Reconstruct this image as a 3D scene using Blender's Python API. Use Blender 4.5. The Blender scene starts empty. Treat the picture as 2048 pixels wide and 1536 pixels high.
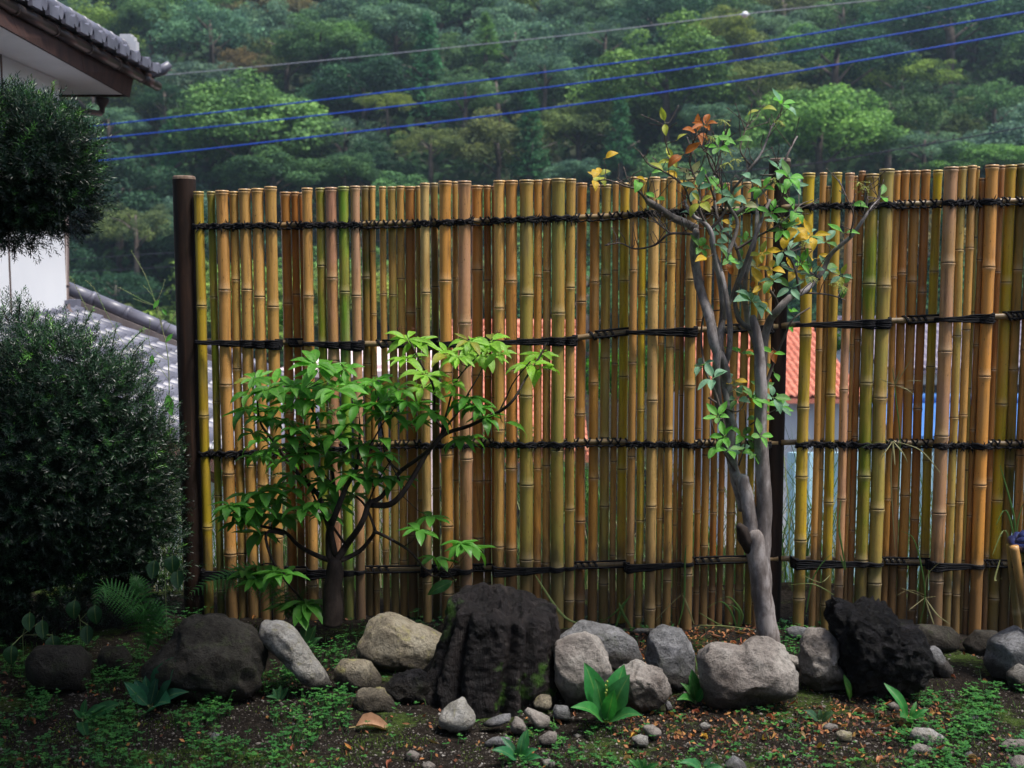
import bpy, math, random
import numpy as np
from mathutils import Vector, Matrix, noise, Quaternion
random.seed(7); np.random.seed(7)
S = bpy.context.scene; C = S.collection
R = math.radians
# ---------------------------------------------------------------- camera, sky, sun, exposure
F = 2400.0; PITCH = math.atan(238/2400)
cam = bpy.data.cameras.new('camera'); co = bpy.data.objects.new('camera', cam); C.objects.link(co)
co.location = (0, 0, 1.5); co.rotation_euler = (math.pi/2-PITCH, 0, 0)
cam.sensor_width = 36; cam.lens = 36*F/2048; cam.clip_end = 900; cam.clip_start = .05
cam.dof.use_dof = True; cam.dof.focus_distance = 4.75; cam.dof.aperture_fstop = 4.0
S.camera = co
W = bpy.data.worlds.new('World'); S.world = W; W.use_nodes = True
wn = W.node_tree; bg = wn.nodes['Background']; sk = wn.nodes.new('ShaderNodeTexSky')
SUN_EL, SUN_ROT = 66, 118
sk.sky_type = 'NISHITA'; sk.sun_disc = False; sk.sun_elevation = R(SUN_EL); sk.sun_rotation = R(SUN_ROT)
sk.dust_density = 3.0
wn.links.new(sk.outputs[0], bg.inputs[0]); bg.inputs[1].default_value = 0.06
sl = bpy.data.lights.new('sun', 'SUN'); sl.energy = 1.5; sl.angle = R(11); sl.color = (1, .96, .9)
so = bpy.data.objects.new('sun', sl); C.objects.link(so)
sd = Vector((math.sin(R(SUN_ROT))*math.cos(R(SUN_EL)), math.cos(R(SUN_ROT))*math.cos(R(SUN_EL)), math.sin(R(SUN_EL))))
so.rotation_euler = sd.to_track_quat('Z', 'Y').to_euler()
vs = S.view_settings; vs.view_transform = 'Standard'; vs.look = 'None'; vs.exposure = 1.75; vs.gamma = 1; vs.use_curve_mapping = False
S.cycles.volume_bounces = 0
HAZE = 0.0006

# ---------------------------------------------------------------- helpers
CP, SP = math.cos(PITCH), math.sin(PITCH)
def ray(px, py):
    a, b = (px-1024)/F, (768-py)/F
    return Vector((a, CP+b*SP, -SP+b*CP))
def P(px, py, Y):
    d = ray(px, py); return Vector((0, 0, 1.5))+d*(Y/d.y)
def PXM(Y): return Y/F                       # metres per photo pixel at distance Y
def G(px, py, z=0.0):
    d = ray(px, py); return Vector((0, 0, 1.5))+d*((z-1.5)/d.z)
def nz(x, y, z=0, s=1.0): return noise.noise(Vector((x*s, y*s, z*s)))
def tag(o, label=None, cat=None, group=None, kind=None):
    if label: o['label'] = label
    if cat: o['category'] = cat
    if group: o['group'] = group
    if kind: o['kind'] = kind
    return o
def empty(name, loc=(0, 0, 0), label=None, cat=None, group=None):
    o = bpy.data.objects.new(name, None); o.empty_display_size = .05; o.location = loc; C.objects.link(o)
    return tag(o, label, cat, group)
def link(name, me, parent=None, loc=(0, 0, 0), color=None):
    o = bpy.data.objects.new(name, me); C.objects.link(o); o.location = loc
    if parent:
        o.parent = parent
    if color: o.color = (*color[:3], 1)
    return o
class MB:
    def __init__(s): s.v = []; s.f = []; s.a = []; s.mi = []
    def add(s, vs, fs, att=None, mi=0):
        b = len(s.v); s.v += [tuple(v) for v in vs]; s.f += [tuple(i+b for i in f) for f in fs]
        s.a += list(att) if att is not None else [0.0]*len(vs); s.mi += [mi]*len(fs)
    def box(s, c, h, rot=None, mi=0):
        vs = []
        for dx in (-1, 1):
            for dy in (-1, 1):
                for dz in (-1, 1):
                    v = Vector((dx*h[0], dy*h[1], dz*h[2]))
                    if rot: v = rot @ v
                    vs.append(v+Vector(c))
        s.add(vs, [(0, 1, 3, 2), (4, 6, 7, 5), (0, 4, 5, 1), (2, 3, 7, 6), (0, 2, 6, 4), (1, 5, 7, 3)], mi=mi)
    def hexa(s, p8, mi=0):                   # 4 bottom, 4 top points
        s.add(p8, [(3, 2, 1, 0), (4, 5, 6, 7), (0, 1, 5, 4), (1, 2, 6, 5), (2, 3, 7, 6), (3, 0, 4, 7)], mi=mi)
    def tube(s, pts, rad, n=8, cap=True, att=None, wob=0.0):
        pts = [Vector(p) for p in pts]
        if not hasattr(rad, '__len__'): rad = [rad]*len(pts)
        vs = []; fs = []; up = None; at = []
        for i, p in enumerate(pts):
            t = (pts[min(i+1, len(pts)-1)]-pts[max(i-1, 0)])
            if t.length < 1e-9: t = Vector((0, 0, 1))
            t.normalize()
            if up is None:
                up = Vector((0, 1, 0)) if abs(t.y) < .9 else Vector((1, 0, 0))
            u = (up-t*up.dot(t)).normalized(); w = t.cross(u); up = u
            for k in range(n):
                a = 2*math.pi*k/n; r = rad[i]
                if wob: r *= 1+wob*nz(p.x*40+math.cos(a)*2, p.y*40+math.sin(a)*2, p.z*14)
                vs.append(p+u*(r*math.cos(a))+w*(r*math.sin(a))); at.append(att[i] if att else 0.0)
        for i in range(len(pts)-1):
            for k in range(n):
                a = i*n+k; b = i*n+(k+1) % n
                fs.append((a, b, b+n, a+n))
        if cap:
            fs.append(tuple(range(n-1, -1, -1))); fs.append(tuple((len(pts)-1)*n+k for k in range(n)))
        s.add(vs, fs, at)
    def mesh(s, name, mats, smooth=True, attn=None):
        me = bpy.data.meshes.new(name); me.from_pydata(s.v, [], s.f)
        for m in (mats if isinstance(mats, (list, tuple)) else [mats]): me.materials.append(m)
        if len(me.materials) > 1: me.polygons.foreach_set('material_index', s.mi)
        if smooth: me.polygons.foreach_set('use_smooth', [True]*len(me.polygons))
        if attn:
            at = me.attributes.new(attn, 'FLOAT', 'POINT'); at.data.foreach_set('value', s.a)
        me.update(); return me
    def build(s, name, mats, parent=None, loc=(0, 0, 0), smooth=True, color=None, attn=None):
        return link(name, s.mesh(name, mats, smooth, attn), parent, loc, color)
def np_mesh(name, V, Fq, mat, smooth=False, att=None):
    """V (n,3), Fq (m,k) arrays -> mesh"""
    me = bpy.data.meshes.new(name); k = Fq.shape[1]; m = len(Fq)
    me.vertices.add(len(V)); me.vertices.foreach_set('co', V.astype(np.float32).ravel())
    me.loops.add(m*k); me.loops.foreach_set('vertex_index', Fq.astype(np.int32).ravel())
    me.polygons.add(m); me.polygons.foreach_set('loop_start', np.arange(0, m*k, k, dtype=np.int32))
    me.polygons.foreach_set('loop_total', np.full(m, k, dtype=np.int32))
    if smooth: me.polygons.foreach_set('use_smooth', np.ones(m, dtype=bool))
    me.update(calc_edges=True)
    if att is not None:
        a = me.attributes.new('tint', 'FLOAT', 'POINT'); a.data.foreach_set('value', att.astype(np.float32))
    me.materials.append(mat); return me
def catmull(pts, k=4):
    pts = [np.array(p, float) for p in pts]; out = []
    for i in range(len(pts)-1):
        p0 = pts[max(i-1, 0)]; p1 = pts[i]; p2 = pts[i+1]; p3 = pts[min(i+2, len(pts)-1)]
        for j in range(k):
            t = j/k
            out.append(.5*((2*p1)+(-p0+p2)*t+(2*p0-5*p1+4*p2-p3)*t*t+(-p0+3*p1-3*p2+p3)*t**3))
    out.append(pts[-1]); return out
def interp(tab, x):
    return float(np.interp(x, [t[0] for t in tab], [t[1] for t in tab]))

# ---------------------------------------------------------------- materials
class NT:
    def __init__(s, name):
        s.m = bpy.data.materials.new(name); s.m.use_nodes = True; s.t = s.m.node_tree; s.b = s.t.nodes['Principled BSDF']
        s.out = s.t.nodes['Material Output']
    def n(s, typ, **kw):
        nd = s.t.nodes.new('ShaderNode'+typ)
        for k, v in kw.items(): setattr(nd, k, v)
        return nd
    def l(s, a, b): s.t.links.new(a, b)
    def coord(s, scale=(1, 1, 1), rnd=False, kind='Object'):
        tc = s.n('TexCoord'); mp = s.n('Mapping'); mp.inputs['Scale'].default_value = scale
        if rnd:
            oi = s.n('ObjectInfo'); ml = s.n('Math', operation='MULTIPLY'); ml.inputs[1].default_value = 37.0
            s.l(oi.outputs['Random'], ml.inputs[0]); cb = s.n('CombineXYZ')
            for i in range(3): s.l(ml.outputs[0], cb.inputs[i])
            va = s.n('VectorMath', operation='ADD'); s.l(tc.outputs[kind], va.inputs[0]); s.l(cb.outputs[0], va.inputs[1])
            s.l(va.outputs[0], mp.inputs[0])
        else: s.l(tc.outputs[kind], mp.inputs[0])
        return mp.outputs[0]
    def noise(s, vec, scale, detail=4, rough=.6, dist=0):
        n = s.n('TexNoise'); n.inputs['Scale'].default_value = scale; n.inputs['Detail'].default_value = detail
        n.inputs['Roughness'].default_value = rough; n.inputs['Distortion'].default_value = dist
        s.l(vec, n.inputs['Vector']); return n.outputs['Fac']
    def ramp(s, fac, stops):
        r = s.n('ValToRGB'); e = r.color_ramp.elements
        while len(e) < len(stops): e.new(.5)
        for i, (p, c) in enumerate(stops):
            e[i].position = p; e[i].color = (*c, 1) if len(c) == 3 else c
        s.l(fac, r.inputs[0]); return r.outputs[0]
    def mix(s, fac, a, b, mode='MIX'):
        m = s.n('Mix', data_type='RGBA', blend_type=mode)
        for sock, v in ((m.inputs[0], fac), (m.inputs[6], a), (m.inputs[7], b)):
            if isinstance(v, (int, float)): sock.default_value = v
            elif isinstance(v, tuple): sock.default_value = (*v, 1)
            else: s.l(v, sock)
        return m.outputs[2]
    def bump(s, h, strength=.5, dist=.01):
        b = s.n('Bump'); b.inputs['Strength'].default_value = strength; b.inputs['Distance'].default_value = dist
        s.l(h, b.inputs['Height']); s.l(b.outputs[0], s.b.inputs['Normal']); return b
    def col(s, c):
        if isinstance(c, tuple): s.b.inputs['Base Color'].default_value = (*c, 1)
        else: s.l(c, s.b.inputs['Base Color'])
    def rough(s, r, spec=.5): s.b.inputs['Roughness'].default_value = r; s.b.inputs['Specular IOR Level'].default_value = spec
g3 = lambda v: (v, v, v)
def simple(name, c1, c2, scale=20, rough=.7, bump=.3, bscale=60, bdist=.004, stretch=(1, 1, 1), rnd=True, spec=.4):
    t = NT(name); v = t.coord(stretch, rnd); f = t.noise(v, scale)
    t.col(t.ramp(f, [(.32, c1), (.68, c2)])); t.rough(rough, spec)
    t.bump(t.noise(v, bscale), bump, bdist); return t.m
def objcol_bamboo():
    t = NT('bamboo'); oi = t.n('ObjectInfo'); v = t.coord((1, 1, .06), True); v2 = t.coord((1, 1, .35), True)
    streak = t.noise(v, 55, 5, .65); blot = t.noise(v2, 9, 3, .6)
    base = t.mix(t.ramp(blot, [(.40, g3(0)), (.72, g3(.75))]), oi.outputs['Color'], (.52, .27, .075))
    base = t.mix(t.ramp(t.noise(v2, 5.5, 2, .5), [(.56, g3(0)), (.82, g3(.4))]), base, (.34, .26, .05))
    base = t.mix(t.ramp(t.noise(t.coord((1, 1, .18), True), 7, 4, .7), [(.55, g3(0)), (.75, g3(.55))]), base, (.26, .21, .16))
    base = t.mix(1.0, base, t.ramp(streak, [(.30, g3(.42)), (.46, g3(.92)), (.75, g3(1.08))]), 'MULTIPLY')
    spk = t.noise(t.coord((1, 1, .5), True), 130, 3, .7)
    base = t.mix(t.ramp(spk, [(.62, g3(0)), (.72, g3(.75))]), base, (.08, .05, .02))
    sep = t.n('SeparateXYZ'); t.l(t.coord((1, 1, 1)), sep.inputs[0])
    # rain-splashed soil on the lowest 25 cm, broken up by noise
    ad = t.n('Math', operation='MULTIPLY_ADD'); ad.inputs[1].default_value = -.5; t.l(t.noise(v2, 14, 4), ad.inputs[0]); t.l(sep.outputs[2], ad.inputs[2])
    base = t.mix(t.ramp(ad.outputs[0], [(0, g3(.7)), (.12, g3(0))]), base, (.09, .07, .045))
    at = t.n('Attribute', attribute_name='node')
    base = t.mix(t.ramp(at.outputs['Fac'], [(.45, g3(0)), (.5, g3(.7)), (1, g3(.8))]), base, (.035, .022, .012))
    base = t.mix(t.ramp(at.outputs['Fac'], [(.0, g3(0)), (.2, g3(.35)), (.3, g3(.5)), (.42, g3(0))]), base, (.55, .42, .25))
    t.col(base); t.rough(.34, .5); t.bump(streak, .35, .0015); return t.m
M_BAM = objcol_bamboo()
M_CUT = simple('bamboo_cut_end', (.42, .34, .22), (.10, .07, .05), 60, .8)
def wood(name, c1, c2, c3, sc=22):
    t = NT(name); v = t.coord((1, 1, .09), True); f = t.noise(v, sc, 6, .7, .8)
    f2 = t.noise(t.coord((1, 1, .5), True), 6, 3)
    t.col(t.mix(t.ramp(f2, [(.45, g3(0)), (.7, g3(.6))]), t.ramp(f, [(.3, c1), (.55, c2), (.75, c3)]), c1)); t.rough(.75, .3); t.bump(f, .8, .004); return t.m
M_POST = wood('dark_post_wood', (.006, .003, .002), (.022, .010, .006), (.06, .028, .016))
M_POSTTOP = simple('post_end_grain', (.12, .07, .045), (.22, .16, .12), 40)
t = NT('black_rope'); v = t.coord(); f = t.noise(v, 320, 3); t.col(t.ramp(f, [(.35, (.002, .002, .003)), (.7, (.010, .009, .012))])); t.rough(.75, .25); t.bump(f, 1, .002); M_ROPE = t.m
def leafmat(name, c1, c2, spot=(.25, .2, .03), spots=.0, trans=.45, rough=.42, useobj=True):
    t = NT(name); v = t.coord((1, 1, 1), True); f = t.noise(v, 9, 3)
    base = t.ramp(f, [(.3, c1), (.7, c2)])
    oi = t.n('ObjectInfo')
    if useobj: base = t.mix(1.0, base, oi.outputs['Color'], 'MULTIPLY')
    uv = t.n('Attribute', attribute_name='rib')
    base = t.mix(t.ramp(uv.outputs['Fac'], [(.80, g3(0)), (1, g3(.55))]), base, t.mix(.5, base, (.55, .65, .2)))
    vein = t.n('TexWave', wave_type='BANDS', bands_direction='Y'); vein.inputs['Scale'].default_value = 55; vein.inputs['Distortion'].default_value = 1.5
    t.l(t.coord(), vein.inputs['Vector'])
    if spots: base = t.mix(t.ramp(t.noise(v, 160, 3, .6), [(.60, g3(0)), (.68, g3(spots))]), base, spot)
    t.col(base); t.rough(rough, .45); t.bump(vein.outputs['Fac'], .25, .0006)
    tr = t.n('BsdfTranslucent'); t.l(t.mix(1.0, base, (1.0, 1.1, .6), 'MULTIPLY'), tr.inputs[0])
    ms = t.n('MixShader'); ms.inputs[0].default_value = trans
    t.l(t.b.outputs[0], ms.inputs[1]); t.l(tr.outputs[0], ms.inputs[2]); t.l(ms.outputs[0], t.out.inputs[0]); return t.m
M_LEAF = leafmat('broad_leaf', (.7, .7, .7), (1, 1, 1), spots=.35)
M_LEAF2 = leafmat('tree_leaf', (.75, .75, .75), (1, 1, 1), spots=.15, rough=.5)
def tintmat(name, stops, rough=.5, trans=.3, spec=.4, obj=False, nscale=0):
    t = NT(name); at = t.n('Attribute', attribute_name='tint')
    base = t.ramp(at.outputs['Fac'], stops)
    if obj:
        oi = t.n('ObjectInfo'); base = t.mix(1.0, base, oi.outputs['Color'], 'MULTIPLY')
    t.col(base); t.rough(rough, spec)
    if trans:
        tr = t.n('BsdfTranslucent'); t.l(base, tr.inputs[0]); ms = t.n('MixShader'); ms.inputs[0].default_value = trans
        t.l(t.b.outputs[0], ms.inputs[1]); t.l(tr.outputs[0], ms.inputs[2]); t.l(ms.outputs[0], t.out.inputs[0])
    return t.m
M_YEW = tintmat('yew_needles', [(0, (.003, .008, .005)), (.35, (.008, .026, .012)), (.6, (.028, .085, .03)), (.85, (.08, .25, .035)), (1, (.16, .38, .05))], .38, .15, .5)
M_CLOVER = tintmat('weed_leaves', [(0, (.02, .08, .02)), (.5, (.04, .17, .035)), (1, (.10, .30, .05))], .5, .3)
M_MOSS = tintmat('moss', [(0, (.03, .06, .01)), (.5, (.08, .16, .02)), (1, (.17, .24, .03))], .9, .2)
M_GRASS = tintmat('grass_blades', [(0, (.05, .14, .03)), (.5, (.10, .22, .05)), (.8, (.25, .25, .10)), (1, (.38, .34, .2))], .6, .3)
M_LITTER = tintmat('leaf_litter', [(0, (.05, .02, .012)), (.35, (.16, .06, .03)), (.7, (.32, .12, .045)), (1, (.45, .22, .07))], .7, .15)
M_GRAVEL = tintmat('gravel', [(0, (.06, .05, .045)), (.5, (.17, .15, .13)), (.9, (.32, .30, .27)), (1, (.7, .7, .68))], .85, 0)
M_FOREST = tintmat('forest_leaves', [(0, (.22, .30, .34)), (.5, (.75, .85, .65)), (1, (1.45, 1.45, .85))], .7, .3, .2, obj=True)
M_DRY = leafmat('dry_leaf', (.7, .65, .6), (1, 1, 1), trans=.15, rough=.7)
M_BARK = None
def bark(name, c1, c2, c3, blot=True):
    t = NT(name); v = t.coord((1, 1, .5), True); f = t.noise(v, 13, 5, .7); f2 = t.noise(t.coord((1, 1, .25), True), 70, 4, .7)
    b = t.ramp(f, [(.38, c1), (.50, c2), (.60, c3)]); b = t.mix(.35, b, t.ramp(f2, [(.3, c1), (.7, c3)]))
    t.col(b); t.rough(.8, .3); t.bump(f2, .5, .003); return t.m
M_BARK = bark('smooth_grey_bark', (.07, .055, .048), (.15, .125, .115), (.36, .33, .32))
M_TWIG = bark('twig_bark', (.05, .035, .03), (.10, .075, .065), (.17, .14, .12))
M_SHRUBBARK = bark('dark_shrub_bark', (.010, .007, .006), (.026, .017, .013), (.06, .042, .033))
def stone(name, c1, c2, c3, sc=7, lichen=None, bs=1.0, rough=.85, pits=.6):
    t = NT(name); v = t.coord((1, 1, 1), True); f = t.noise(v, sc, 8, .65); fine = t.noise(v, sc*9, 5, .75)
    b = t.ramp(f, [(.3, c1), (.5, c2), (.7, c3)]); b = t.mix(.9, b, t.ramp(fine, [(.30, g3(.38)), (.5, g3(.95)), (.72, g3(1.25))]), 'MULTIPLY')
    if lichen: b = t.mix(t.ramp(t.noise(v, sc*2.2, 5, .7), [(.55, g3(0)), (.68, g3(.8))]), b, lichen)
    vo = t.n('TexVoronoi'); vo.inputs['Scale'].default_value = sc*3; t.l(v, vo.inputs['Vector'])
    m = t.n('Math', operation='MULTIPLY_ADD'); m.inputs[1].default_value = pits; t.l(vo.outputs['Distance'], m.inputs[0]); t.l(fine, m.inputs[2])
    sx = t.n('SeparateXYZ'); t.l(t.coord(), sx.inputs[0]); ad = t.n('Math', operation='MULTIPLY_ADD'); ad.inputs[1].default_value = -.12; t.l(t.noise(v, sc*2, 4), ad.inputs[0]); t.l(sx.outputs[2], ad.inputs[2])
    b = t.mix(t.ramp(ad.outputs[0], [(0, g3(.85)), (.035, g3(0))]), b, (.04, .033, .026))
    b = t.mix(t.ramp(t.noise(v, sc*.8, 5, .7), [(.60, g3(0)), (.70, g3(.45))]), b, (.05, .065, .02))
    t.col(b); t.rough(rough, .22); t.bump(m.outputs[0], bs, .02); return t.m
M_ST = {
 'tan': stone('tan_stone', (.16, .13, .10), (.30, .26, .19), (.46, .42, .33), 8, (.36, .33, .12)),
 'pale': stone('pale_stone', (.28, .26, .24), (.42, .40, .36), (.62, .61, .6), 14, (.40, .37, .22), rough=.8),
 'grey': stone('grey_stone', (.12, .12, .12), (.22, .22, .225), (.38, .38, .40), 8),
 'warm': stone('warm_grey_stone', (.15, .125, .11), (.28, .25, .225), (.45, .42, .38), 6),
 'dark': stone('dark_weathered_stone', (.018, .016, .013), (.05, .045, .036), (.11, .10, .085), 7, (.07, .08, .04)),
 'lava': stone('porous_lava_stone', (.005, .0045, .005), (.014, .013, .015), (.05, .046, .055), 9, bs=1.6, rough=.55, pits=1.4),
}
def stumpmat():
    t = NT('old_stump_bark'); v = t.coord((1, 1, .22)); v1 = t.coord(); f = t.noise(v, 14, 7, .7, .6); f2 = t.noise(v1, 30, 6, .75)
    b = t.ramp(f, [(.3, (.003, .003, .003)), (.55, (.013, .010, .010)), (.78, (.055, .046, .042))])
    b = t.mix(t.ramp(t.noise(v1, 5, 4, .7), [(.58, g3(0)), (.66, g3(.75))]), b, (.05, .13, .012))
    t.col(b); t.rough(.5, .22); m = t.n('Math', operation='MULTIPLY_ADD'); m.inputs[1].default_value = 2.0; t.l(f, m.inputs[0]); t.l(f2, m.inputs[2]); t.bump(m.outputs[0], 1.0, .014); return t.m
M_STUMP = stumpmat()
def soilmat():
    t = NT('garden_soil'); v = t.coord(); f = t.noise(v, 3.2, 6, .65); fine = t.noise(v, 60, 6, .75); f2 = t.noise(v, 220, 3, .7)
    b = t.ramp(fine, [(.3, (.007, .005, .004)), (.52, (.024, .019, .015)), (.75, (.08, .065, .053))])
    mask = t.n('Math', operation='MULTIPLY_ADD'); mask.inputs[1].default_value = .5; t.l(fine, mask.inputs[0]); t.l(f, mask.inputs[2])
    b = t.mix(t.ramp(mask.outputs[0], [(.80, g3(0)), (.9, g3(.8))]), b, t.ramp(f2, [(.35, (.03, .07, .012)), (.65, (.10, .15, .03))]))
    t.col(b); t.rough(.95, .08); m = t.n('Math', operation='ADD'); t.l(fine, m.inputs[0]); t.l(f2, m.inputs[1]); t.bump(m.outputs[0], 1, .012); return t.m
M_SOIL = soilmat()
M_HILL = simple('forest_floor', (.012, .02, .008), (.035, .045, .02), .6, .95, rnd=False)
M_KAWARA = simple('grey_glazed_roof_tile', (.075, .075, .10), (.19, .19, .24), 5, .42, .15, 40, .003, spec=.7)
M_ORANGE = simple('orange_roof_tile', (.50, .14, .08), (.66, .24, .15), 3, .6, .2, 30)
M_WHITEW = simple('white_plaster_wall', (.74, .74, .76), (.80, .80, .81), 1.5, .85, .15, 160, .002, rnd=False)
M_SOFFIT = simple('painted_soffit', (.60, .58, .56), (.68, .66, .64), 2, .8, .1, rnd=False)
M_FASCIA = wood('brown_fascia', (.02, .008, .006), (.05, .02, .013), (.08, .035, .02), 12)
M_GUTTER = simple('brown_gutter', (.035, .02, .018), (.055, .035, .03), 4, .4, .1)
M_PIPE = simple('brown_downpipe', (.10, .07, .065), (.15, .11, .10), 4, .45, .1)
M_PINK = simple('pink_white_wall', (.70, .55, .54), (.8, .66, .66), 1.5, .8, .1, rnd=False)
M_CYAN = simple('pale_blue_sheet_wall', (.42, .66, .78), (.5, .74, .85), 2, .5, .1, rnd=False)
M_BLUE = simple('blue_sheet_roof', (.05, .16, .42), (.08, .22, .52), 2, .4, .1)
M_VIOLET = simple('violet_grey_tile', (.16, .14, .19), (.25, .22, .28), 3, .5, .2)
M_GLASS = simple('dark_window_glass', (.03, .035, .04), (.06, .07, .08), 1, .12, 0)
M_CABLE = simple('blue_cable_sheath', (.015, .06, .38), (.02, .08, .48), 2, .5, 0)
M_GWIRE = simple('grey_wire', (.30, .31, .36), (.36, .37, .42), 2, .5, 0)
M_DWIRE = simple('dark_wire', (.02, .02, .035), (.035, .035, .05), 2, .5, 0)
M_BALL = simple('white_marker_ball', (.8, .8, .82), (.85, .85, .87), 2, .5, 0)
M_CAP = simple('blue_tarpaulin_cap', (.006, .01, .05), (.016, .026, .11), 20, .35, .4, 40, .004, spec=.6)
M_SEED = simple('lime_seed_stalks', (.30, .36, .06), (.42, .46, .12), 30, .6, 0)
M_SEEDB = simple('dull_berries', (.35, .30, .12), (.45, .4, .2), 30, .5, 0)
M_BRED = simple('red_brown_buds', (.16, .05, .03), (.25, .09, .05), 30, .6, 0)
M_WEEDSTEM = simple('weed_stem', (.14, .26, .07), (.28, .26, .14), 10, .6, 0)

# ---------------------------------------------------------------- terrain
def terr(x, y):
    if y < 5.45: z = 0.02*nz(x, y, 0, 1.7)+.012*nz(x, y, 5, 5)+.007*nz(x, y, 9, 14)
    else: z = 0
    if y > 5.45: z = -min(1, (y-5.45)/4.2)**1.1*4.3+.1*nz(x, y, 3, .8)
    return z
xs = np.concatenate([np.linspace(-170, -8, 28), np.linspace(-7, -3.2, 30), np.arange(-3.1, 3.1, .026), np.linspace(3.2, 7, 30), np.linspace(8, 170, 28)])
ys = np.concatenate([np.linspace(-60, 1.2, 24), np.linspace(1.4, 3.0, 24), np.arange(3.03, 5.5, .026), np.linspace(5.6, 12, 40), np.linspace(13, 80, 26)])
V = np.array([(x, y, terr(x, y)) for y in ys for x in xs]); nx = len(xs)
I, J = np.meshgrid(np.arange(len(ys)-1), np.arange(nx-1), indexing='ij'); a = (I*nx+J).ravel()
o = link('ground', np_mesh('ground', V, np.stack([a, a+1, a+nx+1, a+nx], 1), M_SOIL, True)); tag(o, kind='structure', label='bare dark garden soil with moss patches')
def hillz(x, y):
    d = max(0, y-62+.0016*x*x*0+6*nz(x*.02, 0, 3))
    return -4.6+min(d*.52, 200)+3.0*nz(x*.03, y*.03, 1)*min(1, d/30)
xs = np.linspace(-230, 230, 93); ys = np.linspace(52, 270, 90)
V = np.array([(x, y, hillz(x, y)) for y in ys for x in xs]); nx = len(xs)
I, J = np.meshgrid(np.arange(len(ys)-1), np.arange(nx-1), indexing='ij'); a = (I*nx+J).ravel()
o = link('hill', np_mesh('hill', V, np.stack([a, a+1, a+nx+1, a+nx], 1), M_HILL, True)); tag(o, kind='structure', label='steep wooded hillside')

# ---------------------------------------------------------------- forest trees
def quads(cent, nrm, size, asp=1.0, jit=.5, rs=np.random):
    """leaf quads (bent rhombs) at cent facing nrm"""
    n = len(cent); nrm = nrm+rs.normal(0, jit, (n, 3)); nrm /= np.linalg.norm(nrm, axis=1)[:, None]
    r = rs.normal(0, 1, (n, 3)); u = np.cross(nrm, r); u /= np.linalg.norm(u, axis=1)[:, None]; w = np.cross(nrm, u)
    s = (size*rs.uniform(.6, 1.3, n))[:, None]
    Vv = np.stack([cent-u*s, cent-w*s*asp*.5+nrm*s*.15, cent+u*s, cent+w*s*asp*.5+nrm*s*.15], 1).reshape(-1, 3)
    return Vv, np.arange(4*n).reshape(n, 4)
def crown_mesh(name, seed, kind):
    rs = np.random.RandomState(seed); cs = []; ns = []; tn = []
    if kind == 'conifer':
        for k in range(26):
            h = k/26; rr = .40*(1-h)**.8+.03; z = h*2.3-.6
            nb = int(4+10*(1-h))
            for j in range(nb):
                a = rs.uniform(0, 6.28); n = 26; tt = rs.uniform(.2, 1, n)
                c = np.stack([np.cos(a)*rr*tt, np.sin(a)*rr*tt, z-.12*tt+rs.normal(0, .02, n)], 1)+rs.normal(0, .035, (n, 3))
                cs.append(c); ns.append(np.tile([np.cos(a)*.6, np.sin(a)*.6, .7], (n, 1))); tn.append(rs.uniform(.2, .9)*np.ones(n)*.6+.25*tt)
    else:
        nb = 80 if kind == 'round' else 95
        for k in range(nb):
            th = rs.uniform(0, 6.28); ph = math.acos(rs.uniform(-.35, 1)); rad = rs.uniform(.55, .95)
            c0 = np.array([math.cos(th)*math.sin(ph)*rad, math.sin(th)*math.sin(ph)*rad, math.cos(ph)*rad*(.75 if kind == 'round' else .6)])
            br = rs.uniform(.13, .27) if kind == 'round' else rs.uniform(.08, .20); rad *= 1+.28*math.sin(th*2+seed)*math.sin(ph*2+seed*.7)+rs.normal(0, .06); c0 = np.array([math.cos(th)*math.sin(ph)*rad, math.sin(th)*math.sin(ph)*rad, math.cos(ph)*rad*(.75 if kind == 'round' else .6)])
            n = int(300*(br/.24)**2)
            d = rs.normal(0, 1, (n, 3)); d[:, 2] += .35; d /= np.linalg.norm(d, axis=1)[:, None]
            rr = br*rs.uniform(.7, 1.12, n)[:, None]
            c = c0+d*rr*np.array([1, 1, .72]); cs.append(c); ns.append(d*.6+np.array([0, 0, .55]))
            tn.append(np.clip(rs.uniform(.2, .8)+rs.normal(0, .16, n), 0, 1))
    c = np.concatenate(cs); n = np.concatenate(ns); tt = np.concatenate(tn)
    Vv, Fq = quads(c, n, .030 if kind != 'fine' else .024, 1.1, .55, rs)
    return np_mesh(name, Vv, Fq, M_FOREST, False, np.repeat(tt, 4))
CROWNS = {'round': [crown_mesh('round_crown', i, 'round') for i in (1, 2, 3, 4)], 'fine': [crown_mesh('fine_crown', i, 'fine') for i in (11, 12, 13)],
          'conifer': [crown_mesh('conifer_crown', i, 'conifer') for i in (21, 22)]}
b = MB(); b.tube([(0, 0, -1.6), (.02, 0, -.8), (0, .02, -.2), (.03, 0, .35)], [.07, .055, .045, .015], 7)
for q in range(5):
    a = q*1.26; b.tube([(0, 0, -.5+.15*q), (math.cos(a)*.25, math.sin(a)*.25, -.25+.15*q), (math.cos(a)*.5, math.sin(a)*.5, .0+.1*q)], [.03, .02, .008], 5)
TRUNK = b.mesh('trunk', M_TWIG)
GC = {'fresh': (.095, .175, .06), 'yellowgreen': (.135, .18, .05), 'mid': (.058, .112, .056), 'dark': (.022, .055, .038), 'olive': (.088, .11, .05), 'blue': (.075, .13, .105), 'russet': (.115, .085, .05), 'pine': (.03, .10, .05)}
def hill_hit(px, py, lift):
    d = ray(px, py)
    for i in range(600):
        Y = 60+i*.35; p = Vector((0, 0, 1.5))+d*(Y/d.y)
        if hillz(p.x, p.y)+lift > p.z: return p
    return None
placed = []
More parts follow.
